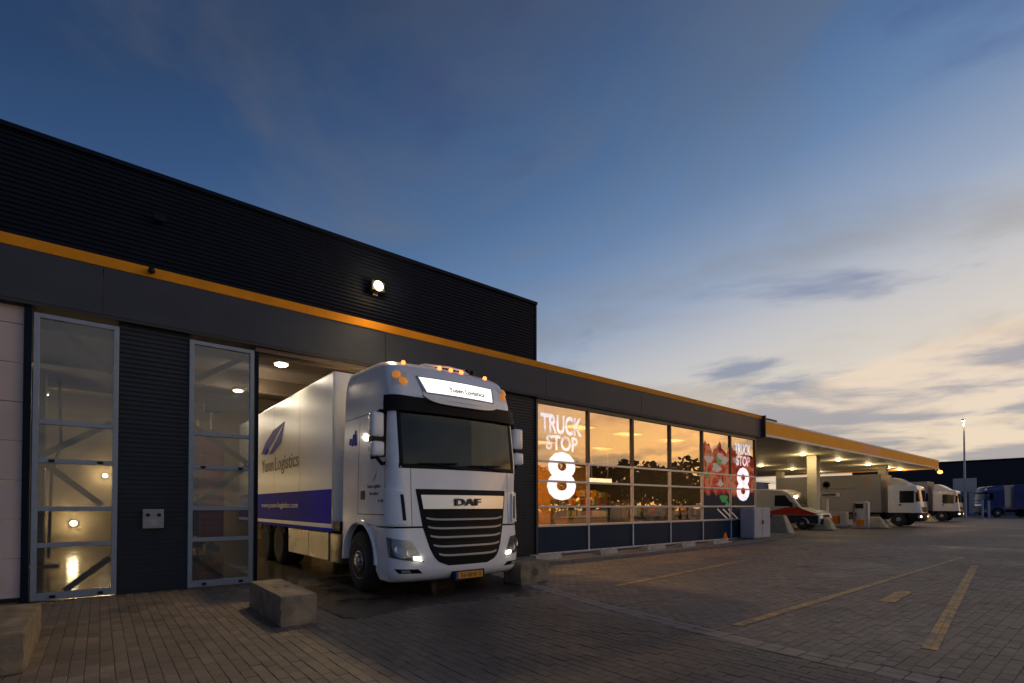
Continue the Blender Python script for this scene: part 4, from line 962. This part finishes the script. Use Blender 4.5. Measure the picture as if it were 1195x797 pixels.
TX, TY = 4.68, 6.85
truck = thing('box_truck', 'white box truck with blue band and lit roof sign leaving the wash bay', 'truck', (TX, TY, 0))
make_cab(truck, 'white_paint')
BX = 1.28; BY0, BY1 = 2.66, 11.0
m_ = MB(); m_.box(-BX, BX, BY0, BY1, .98, 4.0, .025); box = m_.build('cargo_box', 'box_white', truck)
for sg in (-1, 1):
    MB().box(min(sg*(BX), sg*(BX+.004)), max(sg*BX, sg*(BX+.004)), BY0+.05, BY1-.05, 1.10, 1.765).build('blue_band', 'blue_band', box)
    MB().box(min(sg*BX, sg*(BX+.006)), max(sg*BX, sg*(BX+.006)), BY0+.03, BY1-.03, 1.035, 1.085).build('band_line', 'white_ink', box)
    MB().box(min(sg*BX, sg*(BX+.012)), max(sg*BX, sg*(BX+.012)), BY0, BY1, .955, 1.02).build('lower_rail', 'blue_band', box)
    MB().box(min(sg*BX, sg*(BX+.010)), max(sg*BX, sg*(BX+.010)), BY0+.0, BY0+.05, 1.03, 3.96).build('corner_rail', 'steel', box)
for yy in (4.75, 6.85, 8.95):
    MB().box(-BX-.0025, -BX, yy-.004, yy+.004, 1.78, 3.96).build('panel_joint', 'slat', box)
XS = -BX-.0065
text('box_lettering', 'Yusen', 'dark_ink', box, (XS, 7.50, 2.33), SIDE, 1.20, .34, .012)
text('box_lettering', 'Logistics', 'dark_ink', box, (XS, 5.77, 2.21), SIDE, 1.95, .46, .012)
text('web_address', 'www.yusen-logistics.com', 'white_ink', box, (XS, 6.45, 1.36), SIDE, 3.25, .17, .006)
# the winged emblem: two violet strokes and pale dots
em = MB()
def sidepoly(mb, pts, x=XS): mb.prism(pts, 'x', x, x+.003)
sidepoly(em, [(8.15, 2.84), (7.60, 2.84), (6.75, 3.14), (5.90, 3.46), (6.95, 3.36), (7.7, 3.12)])
sidepoly(em, [(7.35, 2.78), (6.95, 2.78), (6.20, 2.98), (5.90, 3.46), (6.60, 3.10), (6.95, 2.94)])
sidepoly(em, [(7.85, 2.80), (7.5, 2.80), (7.3, 2.90), (7.6, 2.92)])
em.build('emblem', 'purple_ink', box)
# cab door marks
dm = MB(); X2 = -1.262
text('door_lettering', 'Yusen Logistics', 'dark_ink', truck, (-1.249, .92, 1.72), SIDE, .52, .075, .008)
text('door_lettering', 'Benelux', 'dark_ink', truck, (-1.249, .90, 1.62), SIDE, .34, .055, .006)
text('model_badge', 'XF 480', 'dark_ink', truck, (-1.249, .66, 1.50), SIDE, .20, .05, .006)
sm = MB(); sm.prism([(.98, 1.84), (.90, 1.88), (.80, 2.0), (.86, 1.90)], 'x', -1.249, -1.245); sm.build('door_emblem', 'slat', truck)
sm = MB(); sm.prism([(1.86, 2.50), (1.82, 2.50), (1.76, 2.70), (1.79, 2.70)], 'x', -1.245, -1.228); sm.prism([(1.74, 2.50), (1.68, 2.50), (1.70, 2.76), (1.72, 2.76)], 'x', -1.245, -1.228); sm.prism([(1.98, 2.54), (1.93, 2.52), (1.90, 2.62), (1.93, 2.64)], 'x', -1.245, -1.228); sm.build('cab_emblem', 'purple_ink', truck)
# underneath
for sg in (-1, 1):
    MB().box(min(sg*.35, sg*.45), max(sg*.35, sg*.45), 2.3, 10.6, .70, .95).build('chassis_rail', 'black', truck)
m_ = MB(); m_.box(-1.20, -.7, 2.42, 3.05, .36, .92, .03); m_.build('fuel_tank', 'alu', truck, True)
for (y0, y1) in ((3.12, 4.35), (4.36, 5.85)):
    MB().box(-1.20, -1.12, y0, y1, .36, .93, .02).build('side_skirt', 'alu', truck)
    MB().box(1.12, 1.20, y0, y1, .36, .93, .02).build('side_skirt', 'alu', truck)
m_ = MB(); m_.lathe([(.03, 0), (.03, -.012), (0, -.015)], 'x', 10, (-1.21, 4.9, .88)); m_.build('side_marker', 'amber_off', truck)
for sg in (-1, 1):
    wheel(truck, sg*1.09, 1.5, .51, .32, True, sg)
    for yy in (6.55, 7.85):
        wheel(truck, sg*.98, yy, .51, .52, False, sg)
        MB().prism([(yy+.62*math.cos(a), .51+.60*math.sin(a)) for a in np.linspace(2.6, .54, 14)]+[(yy+.57*math.cos(a), .51+.555*math.sin(a)) for a in np.linspace(.54, 2.6, 14)], 'x', sg*.75, sg*1.24).build('mudguard', 'black', truck)
MB().tube([(-1.0, 1.5, .51), (1.0, 1.5, .51)], .07).tube([(-.9, 6.55, .51), (.9, 6.55, .51)], .09).tube([(-.9, 7.85, .51), (.9, 7.85, .51)], .09).build('axles', 'black', truck)
MB().box(-BX, BX, 2.3, 2.64, .98, 1.15).build('chassis_cover', 'black', truck)
MB().box(-.9, .9, 2.5, 10.8, .94, .979).build('box_floor', 'black', truck)

# ================================================================== FUEL CANOPY
can = thing('fuel_canopy', 'long yellow fuel station canopy with downlights beyond the shop', 'canopy', (0,0,0))
CX0, CX1, CY0, CY1 = 22.72, 54.2, 10.2, 26.0
MB().box(CX0, CX1, CY0+.06, CY1, 4.58, 5.0).build('roof_slab', 'canopy_soffit', can)
segs = [(22.72, 35.4, 'canopy_yellow'), (35.4, 38.8, 'canopy_red'), (38.8, 46.5, 'canopy_yellow'), (46.5, 54.2, 'canopy_yellow')]
for (a, b_, m1) in segs:
    MB().box(a+.003, b_-.003, CY0, CY0+.05, 4.60, 5.16, .006).build('fascia_panel', m1, can)
MB().box(CX0, CX1, CY0-.03, CY0+.055, 4.50, 4.60).build('lower_edge', 'canopy_edge', can)
MB().box(CX0, CX1, CY0-.02, CY0+.4, 5.16, 5.24).build('upper_edge', 'canopy_edge', can)
MB().box(CX1+.003, CX1+.05, CY0, CY1, 4.5, 5.2).build('end_fascia', 'canopy_yellow', can)
MB().box(22.63, 22.71, CY0-.05, CY0+.3, 4.46, 5.42).build('end_trim', mat('maroon_trim', (.10, .03, .02), .5), can)
MB().box(23.6, 24.6, CY0+.3, CY0+1.0, 5.0, 5.45).build('roof_unit', 'soffit', can)
LABX = ['nearest the shop', 'second from the shop', 'third from the shop', 'fourth from the shop', 'at the far end']
def can_lamp(x, y, label, e):
    o = thing('canopy_downlight', label, 'downlight', (x, y, 4.58), 0, 'canopy downlights')
    m_ = MB(); m_.lathe([(.17, .0), (.19, -.02), (.17, -.04), (.14, -.035)], 'z', 16); m_.build('ring', 'steel', o, True)
    m_ = MB(); m_.lathe([(.15, -.03), (.13, -.05), (0, -.06)], 'z', 16); m_.build('diffuser', 'lamp_can', o, True)
    lamp('bulb', 'POINT', o, (0, 0, -.38), e, (1, .74, .38), .12)
for k, x in enumerate((33.3, 39.2, 45.4, 50.3, 53.6)): can_lamp(x, 12.7, 'canopy downlight in the front row, '+LABX[k], 46)
for k, x in enumerate((28.5, 34.0, 40.2, 46.0, 51.6)): can_lamp(x, 18.4, 'canopy downlight in the rear row, '+LABX[k], 46)
MB().tube([(CX1+.15, CY0+.2, 4.40), (CX1+.15, CY0+.2, 4.5)], .05).build('end_lamp_stem', 'steel', can)
al = thing('amber_lamp', 'glowing orange lamp at the far corner of the canopy', 'lamp', (55.2, 10.3, 4.30))
m_ = MB(); m_.lathe([(0, -.16), (.14, -.10), (.18, 0), (.14, .10), (0, .16)], 'z', 16); m_.build('globe', 'lamp_amber', al, True)
m_ = MB(); m_.bar((0, .0, .14), (-.9, .05, .34), .05); m_.build('arm', 'steel', al)
lamp('bulb', 'POINT', al, (0, -.3, -.1), 30, (1, .4, .1), .1)
for (x, y, lab) in ((34.6, 12.6, 'cream canopy column between the van and the pumps'), (48.6, 12.6, 'cream canopy column beside the second white truck'), (34.6, 20.5, 'cream canopy column behind the van'), (48.6, 20.5, 'rear cream canopy column')):
    o = thing('canopy_column', lab, 'column', (x, y, 0), 0, 'canopy columns')
    MB().box(-.28, .28, -.28, .28, .0, 4.57, .03).build('shaft', 'column', o); MB().box(-.34, .34, -.34, .34, 0, .25, .02).build('foot', 'concrete2', o)

def barrier(x, y, w, h, label, rz=0, top=.45):
    o = thing('concrete_barrier', label, 'barrier', (x, y, 0), rz, 'sloped concrete barriers at the pumps')
    m_ = MB(); d = .5
    vs = [(-.4, -w/2, 0), (.4, -w/2, 0), (.4, w/2, 0), (-.4, w/2, 0), (-.2, -w/2*top, h), (.2, -w/2*top, h), (.2, w/2*top, h), (-.2, w/2*top, h)]
    m_.add(vs, [(0,3,2,1),(4,5,6,7),(0,1,5,4),(1,2,6,5),(2,3,7,6),(3,0,4,7)])
    me = m_.build('barrier_body', 'concrete_warm', o); bv = me.modifiers.new('bevel', 'BEVEL'); bv.width = .06; bv.segments = 2
    MB().box(-.45, .45, -w/2-.05, w/2+.05, 0, .07, .01).build('barrier_foot', 'concrete2', o)
M['concrete_warm'] = mat('sandy_concrete', (.50, .41, .25), .85, 0, .2, 3, bump=.3)
barrier(27.7, 11.75, 1.3, .95, 'sloped sandy barrier beside the grey cabinet')
barrier(33.9, 11.75, 1.1, .75, 'sloped sandy barrier at the foot of the canopy column')
barrier(39.3, 10.75, 1.6, .72, 'sloped sandy barrier in front of the tall pump')
barrier(56.2, 11.6, 1.5, .75, 'sloped sandy barrier by the second white truck')
def fuel_pump(x, y, w, h, label, wide=False):
    o = thing('fuel_pump', label, 'fuel pump', (x, y, 0), 0, 'fuel pumps')
    MB().box(-.3, .3, -w/2, w/2, .12, h, .03).build('cabinet', 'cream', o)
    MB().box(-.36, .36, -w/2-.06, w/2+.06, 0, .12, .01).build('plinth', 'concrete2', o)
    if wide:
        MB().box(-.312, -.30, -w/2+.45, w/2-.05, .25, .78).build('panel', 'orange', o); MB().box(-.314, -.30, -w/2+.33, -w/2+.44, .25, .80).build('stripe', 'red', o)
        MB().box(-.22, .22, w/2-.35, w/2-.05, h, 2.3, .02).build('tower', 'cream', o); MB().box(-.26, .26, -w/2+.5, w/2+.02, 2.05, 2.3, .02).build('header', 'cream', o)
        MB().box(-.265, -.26, -w/2+.6, w/2-.1, 2.11, 2.24).build('header_print', 'alu', o)
    else:
        MB().box(-.312, -.30, -w/2+.05, w/2-.2, .15, .55).build('panel', 'orange', o); MB().box(-.312, -.30, -w/2+.1, w/2-.15, h-.45, h-.15).build('display', 'black', o)
        MB().box(-.20, .20, -w/2-.12, -w/2-.0, .12, h-.05, .02).build('hose_tower', 'silver', o)
    m_ = MB(); m_.tube([(-.32, w/2-.12, h-.1), (-.42, w/2-.05, h*.55), (-.40, w/2-.12, .35), (-.33, w/2-.16, .7)], .025, 8); m_.build('hose', 'black', o, True)
    m_ = MB(); m_.box(-.36, -.30, w/2-.22, w/2-.12, .75, 1.0, .01); m_.build('nozzle', 'red', o)
fuel_pump(38.2, 12.65, 1.5, 1.05, 'wide cream fuel pump with orange panel and tall header', True)
fuel_pump(38.2, 11.15, .7, 1.72, 'tall narrow white fuel pump with dark display')

# vehicles under the canopy, noses towards the yard
LORRY = Hull([(.35, .12, 1.05, .2, .10, 1.9, 0), (.5, .02, 1.10, .22, .12, 1.9, 0), (.9, .0, 1.13, .24, .12, 1.9, 0), (1.5, .06, 1.13, .24, .12, 1.9, 0), (1.75, .10, 1.12, .22, .12, 1.9, 0), (2.55, .18, 1.09, .16, .1, 1.9, 0),
              (2.74, .21, 1.08, .17, .1, 1.9, .0), (2.84, .32, 1.05, .2, .1, 1.9, .02), (2.88, .6, .98, .22, .06, 1.9, .03)])
def lorry(label, x, y, blen, boxm, group):
    root = thing('delivery_truck', label, 'truck', (x, y, 0), 0, group); H = LORRY
    H.shell(.95, 2.88, 40).build('cab', 'cab_white', root, True, 45)
    H.shell(.35, .94, 10, ymax=.75, cap=True, botcap=True).build('bumper', 'black', root, True, 45)
    H.patch(rect(-1.02, 1.02, 1.72, 2.52), 20, 6, .006, .01).build('windscreen', 'dark_glass', root, True)
    H.patch(quad((-.6, 1.0), (.6, 1.0), (.7, 1.35), (-.7, 1.35)), 10, 3, .006, .01).build('grille', 'grille', root)
    for sg in (-1, 1):
        H.patch(lambda t_, u: (lambda v: (sg*H.s_at_y(.42+.82*t_, v), v))(1.64+.84*u), 6, 5, .005, .01).build('side_window', 'dark_glass', root, True)
        H.patch(lambda t_, u: (lambda v: (sg*H.s_at_y(1.12+.16*t_, v), v))(1.45+.10*u), 2, 2, .006, .01).build('door_handle', 'black', root)
        hl = H.patch(quad((sg*.72, .58), (sg*1.12, .60), (sg*1.14, .80), (sg*.76, .78)), 6, 3, .006, .01).build('headlamp', 'chrome', root)
        H.patch(quad((sg*.80, .64), (sg*.98, .65), (sg*.98, .74), (sg*.82, .74)), 4, 2, .012, .01).build('headlight', 'drl', root)
        MB().box(sg*1.35-.11, sg*1.35+.11, .12, .26, 1.75, 2.35, .04).build('mirror', 'black', root, True, 60)
        MB().tube([(sg*1.08, .4, 2.36), (sg*1.33, .2, 2.33)], .025, 8).tube([(sg*1.1, .3, 1.72), (sg*1.33, .2, 1.8)], .025, 8).build('mirror_arm', 'black', root)
        MB().prism([(1.3+.62*math.cos(a), .48+.58*math.sin(a)) for a in np.linspace(math.pi, 0, 14)]+[(1.95, .48), (1.95, .95), (.68, .95), (.68, .48)], 'x', sg*.85, sg*1.12).build('fender', 'black', root)
        wheel(root, sg*.98, 1.3, .47, .28, True, sg); wheel(root, sg*.92, 2.2+blen*.66, .47, .46, False, sg)
        MB().box(min(sg*1.05, sg*1.10), max(sg*1.05, sg*1.10), 2.4, 2.0+blen*.5, .42, .82, .01).build('side_guard', 'dark_steel', root)
    MB().box(-1.24, 1.24, 2.28, 2.28+blen, .95, 3.72, .03).build('cargo_box', boxm, root)
    MB().box(-.45, .45, .6, 2.0+blen, .55, .94).build('chassis', 'black', root)
    MB().prism([(.75, 2.87), (1.85, 2.90), (1.85, 3.46), (1.65, 3.44), (1.30, 3.28), (.98, 3.05)], 'x', -.92, .92).build('roof_deflector', 'van_white', root)
    return root
M['dark_glass'] = mat('dark_vehicle_glass', (.02, .025, .028), .08, 0, .1, 3, coat=.5)
M['box_beige'] = mat('pale_box_body', (.25, .24, .24), .4, 0, .06, .8)
la = lorry('white delivery truck at the pumps with dark lettering on its box', 43.5+1.1, 9.1, 7.2, 'box_beige', 'trucks at the pumps')
text('box_lettering', 'LOGISTIEK & TRANSPORT', 'dark_ink', la, (-1.244, 5.6, 2.66), SIDE, 3.6, .12, .004)
m_ = MB(); m_.lathe([(.30, 0), (.30, -.004), (.21, -.004), (.21, 0)], 'x', 24, (-1.241, 5.8, 3.05)); m_.build('round_emblem', 'dark_ink', la)
m_ = MB(); m_.lathe([(.26, 0), (.26, -.004), (0, -.004)], 'x', 20, (-1.241, 3.2, 3.25)); m_.build('faded_emblem', mat('faded_brown', (.32, .22, .16), .5), la)
lb = lorry('second white delivery truck standing beyond the canopy', 60.5+1.1, 9.9, 6.0, 'box_beige', 'trucks at the pumps')

van = thing('delivery_van', 'white delivery van with red side stripe and dark sills beside the canopy column', 'van', (34.2, 11.75, 0))
prof = [(.06, .32), (.0, .55), (.03, .80), (.16, .98), (.75, 1.22), (1.02, 1.30), (1.50, 1.95), (1.78, 2.28), (2.2, 2.46), (3.2, 2.52), (5.6, 2.50), (5.78, 2.35), (5.85, .6), (5.8, .32)]
def arch(pr, cy, r, z=.36):
    return [(cy+r*math.cos(a), z+r*math.sin(a)) for a in np.linspace(0, math.pi, 12)]
low = prof+arch(None, 4.75, .40)+arch(None, 1.0, .40)
m_ = MB(); layers = [(-1.0, .955), (-.93, 1.0), (.93, 1.0), (1.0, .955)]; vs = []; n = len(low)
for (xx, s) in layers: vs += [(xx*(1-.10*max(0, (z-1.2)/1.3)), 2.9+(y-2.9)*(s if n else 1), .9+(z-.9)*s if z > 1.3 else z) for (y, z) in low]
fs = [tuple(range(n)), tuple(range(3*n, 4*n))[::-1]]
for k in range(3):
    for q in range(n): fs.append((k*n+q, (k+1)*n+q, (k+1)*n+(q+1)%n, k*n+(q+1)%n))
m_.add(vs, fs); m_.build('body', 'van_white', van, True, 30)
def on_van(pts, m1, name, sg=-1, x=1.004):
    m_ = MB(); vs = [(sg*(x*(1-.10*max(0, (z-1.2)/1.3))+e), y, z) for e in (0, -.03) for (y, z) in pts]; n = len(pts)
    m_.add(vs, [tuple(range(n)), tuple(range(n, 2*n))[::-1]]+[(k, n+k, n+(k+1)%n, (k+1)%n) for k in range(n)]); return m_.build(name, m1, van)
for sg in (-1, 1):
    on_van([(1.55, 1.42), (2.62, 1.42), (2.62, 2.1), (2.02, 2.1), (1.62, 1.62)], 'dark_glass', 'side_window', sg)
    on_van([(.25, .98), (.85, 1.19), (1.2, 1.36), (1.9, 1.34), (2.6, 1.18), (3.4, .95), (3.4, .88), (.22, .88)], 'red', 'red_stripe', sg, 1.008)
    on_van([(1.42, .36), (4.33, .36), (4.33, .86), (1.42, .86)], 'navy_sill', 'dark_sill', sg, 1.008)
    on_van([(.10, .36), (.58, .36), (.62, .52), (.74, .66), (.90, .74), (1.10, .74), (1.30, .62), (1.40, .40), (1.42, .86), (.12, .86)], 'navy_sill', 'dark_wing', sg, 1.006)
    wheel(van, sg*.88, 1.0, .35, .24, True, sg); wheel(van, sg*.88, 4.75, .35, .24, True, sg)
    MB().box(sg*.62-.2, sg*.62+.2, .03, .12, .74, .92, .02).build('headlamp', 'chrome', van)
    MB().box(sg*1.13-.1, sg*1.13+.1, 1.5, 1.62, 1.35, 1.65, .03).build('mirror', 'black', van)
m_ = MB(); m_.add([(-.86, 1.055, 1.345), (.86, 1.055, 1.345), (.78, 1.70, 2.185), (-.78, 1.70, 2.185), (-.86, 1.025, 1.365), (.86, 1.025, 1.365), (.78, 1.67, 2.205), (-.78, 1.67, 2.205)], [(0,3,2,1),(4,5,6,7),(0,1,5,4),(1,2,6,5),(2,3,7,6),(3,0,4,7)]); m_.build('windscreen', 'dark_glass', van)
MB().box(-.93, .93, -.03, .25, .33, .66, .05).build('bumper', 'black', van)
MB().box(-.42, .42, -.01, .1, .70, .90, .01).build('grille', 'black', van)
MB().prism([(.16, 1.0), (.72, 1.235), (.98, 1.315), (.98, 1.33), (.72, 1.25), (.14, 1.01)], 'x', -.80, .80).build('bonnet_stripe', 'van_white', van)

# ================================================================== FAR YARD
bt = thing('blue_tractor', 'blue articulated truck parked far right by the dark warehouse', 'truck', (87.0, 12.6, 0), R(214))
make_cab(bt, 'blue_truck', lit=False, marks=False)
for sg in (-1, 1):
    wheel(bt, sg*1.09, 1.5, .51, .32, True, sg); wheel(bt, sg*.98, 5.0, .51, .52, False, sg)
    for yy in (10.5, 11.8): wheel(bt, sg*.98, yy, .51, .52, False, sg)
MB().box(-.45, .45, 1.5, 6.0, .6, .95).build('chassis', 'black', bt)
MB().box(-1.28, 1.28, 3.2, 14.0, 1.05, 4.0, .03).build('trailer', 'blue_truck', bt)
wh = thing('warehouse', 'long dark warehouse with pale lower wall at the far right', 'building', (0,0,0))
MB().box(112, 140, -14, 34, 4.3, 8.9).build('upper_wall', 'far_dark', wh)
MB().box(112.3, 139.8, -13.8, 33.8, 0, 4.3).build('lower_wall', 'far_grey', wh)
for k, yy in enumerate(np.arange(-12, 30, 6.5)):
    d_ = MB().box(112.15, 112.3, yy, yy+3.2, 0, 3.6).build('dock_door', 'far_dark' if k % 2 else 'steel', wh)
MB().box(111.9, 112, -14, 34, 8.7, 8.98).build('roof_edge', 'clad', wh)
ob = thing('office_block', 'pale building with blue band seen under the canopy', 'building', (0,0,0))
MB().box(48, 90, 40, 52, 0, 5.2).build('wall', 'far_grey', ob)
MB().box(47.9, 90, 39.9, 40, 3.7, 5.0).build('band', 'far_blue', ob)
MB().box(47.8, 90.2, 39.8, 52, 5.2, 5.4).build('roof', 'far_dark', ob)
for k in range(8): MB().box(50+k*4.6, 52.6+k*4.6, 39.92, 40, 1.0, 2.4).build('window', 'dark_glass', ob)
pt = thing('parked_trailer', 'dark blue trailer parked behind the van under the canopy', 'trailer', (44, 26.5, 0))
MB().box(0, 12, -1.25, 1.25, 1.1, 3.9, .03).build('body', 'far_blue', pt); MB().box(.4, 11.6, -.5, .5, .7, 1.1).build('chassis', 'black', pt)
for xx in (8.0, 9.3, 10.6):
    w_ = MB(); w_.lathe([(.3, -.15), (.5, -.13), (.5, .13), (.3, .15)], 'y', 20, (xx, -1.05, .5)); w_.build('wheel', 'rubber', pt, True)
MB().box(1.2, 1.4, -1.0, -.8, 0, 1.1).build('landing_leg', 'steel', pt)
cab2 = thing('shop_cooler', 'red drinks cooler standing behind the van', 'cooler', (39.5, 18.0, 0))
MB().box(-.4, .4, -.4, .4, 0.05, 1.9, .03).build('cabinet', 'red', cab2); MB().box(-.42, -.4, -.33, .33, .4, 1.7).build('door', 'dark_glass', cab2)

lp = thing('street_lamp', 'tall lit street lamp post with sign panels at the far right', 'street lamp', (75, 11.85, 0))
m_ = MB(); m_.tube([(0, 0, 0), (0, 0, 3), (0, 0, 11.0)], [.13, .11, .07], 14); m_.build('pole', 'steel', lp, True)
m_ = MB(); m_.box(-.5, .12, -.14, .14, 10.98, 11.12, .03); m_.build('head', 'steel', lp)
m_ = MB(); m_.box(-.46, .02, -.13, .13, 10.93, 10.978, .01); m_.build('diffuser', 'lamp_street', lp) if 'lamp_street' in M else None
lamp('bulb', 'POINT', lp, (-.2, 0, 10.75), 300, (1, .72, .35), .15)
for sy, nm in ((-1, 'sign_panel'), (1, 'sign_panel')):
    MB().box(-.10, -.07, .08 if sy > 0 else -1.0, 1.0 if sy > 0 else -.08, 2.95, 4.5, .005).build(nm, 'sign_grey', lp) if 'sign_grey' in M else None
for i_, yy in enumerate((9.85, 10.35, 12.6, 13.1)):
    o = thing('bollard', ['grey post standing just right of the street lamp', 'grey post right of the street lamp, the nearer of two', 'grey post just left of the street lamp', 'grey post left of the street lamp by the white truck'][i_], 'post', (74.6, yy, 0), 0, 'posts around the lamp')
    m_ = MB(); m_.tube([(0, 0, 0), (0, 0, 1.9)], .09, 12); m_.build('post', 'sign_grey', o, True) if 'sign_grey' in M else None
    m_ = MB(); m_.lathe([(.10, 1.9), (.10, 1.96), (0, 2.0)], 'z', 12); m_.build('cap', 'steel', o)

# trees across the road: behind the camera's right shoulder, the shop windows mirror them
M['tree_leaf'] = mat('dark_foliage', (.035, .04, .022), .9, 0, .3, .4)
M['bark'] = mat('bark', (.06, .045, .03), .9)
rt_ = random.Random(5)
side_w = ['left', 'right']
for k in range(16):
    tx, ty = 78-k*2.5+rt_.uniform(-1, 1), -11-k*.95+rt_.uniform(-1.2, 1.2); hh = rt_.uniform(6.2, 8.8)-k*.06
    o = thing('roadside_tree', 'dark leafy roadside tree across the road, mirrored in the shop glass', 'tree', (tx, ty, 0), rt_.uniform(0, 6), 'trees across the road')
    MB().tube([(0, 0, 0), (.1, 0, hh*.4), (0, .1, hh*.75)], [.22, .15, .05], 8).build('trunk', 'bark', o, True)
    lf = MB()
    for q in range(520):
        while True:
            v = Vector((rt_.uniform(-1, 1), rt_.uniform(-1, 1), rt_.uniform(-1, 1)))
            if v.length < 1: break
        p = Vector((v.x*hh*.45, v.y*hh*.45, hh*.58+v.z*hh*.42)); a = Vector((rt_.gauss(0, 1), rt_.gauss(0, 1), rt_.gauss(0, 1))).normalized()*.38; b_ = a.orthogonal().normalized()*.3
        lf.add([p-a, p+b_, p+a, p-b_], [(0,1,2,3)])
    lf.build('crown', 'tree_leaf', o, fix=False)
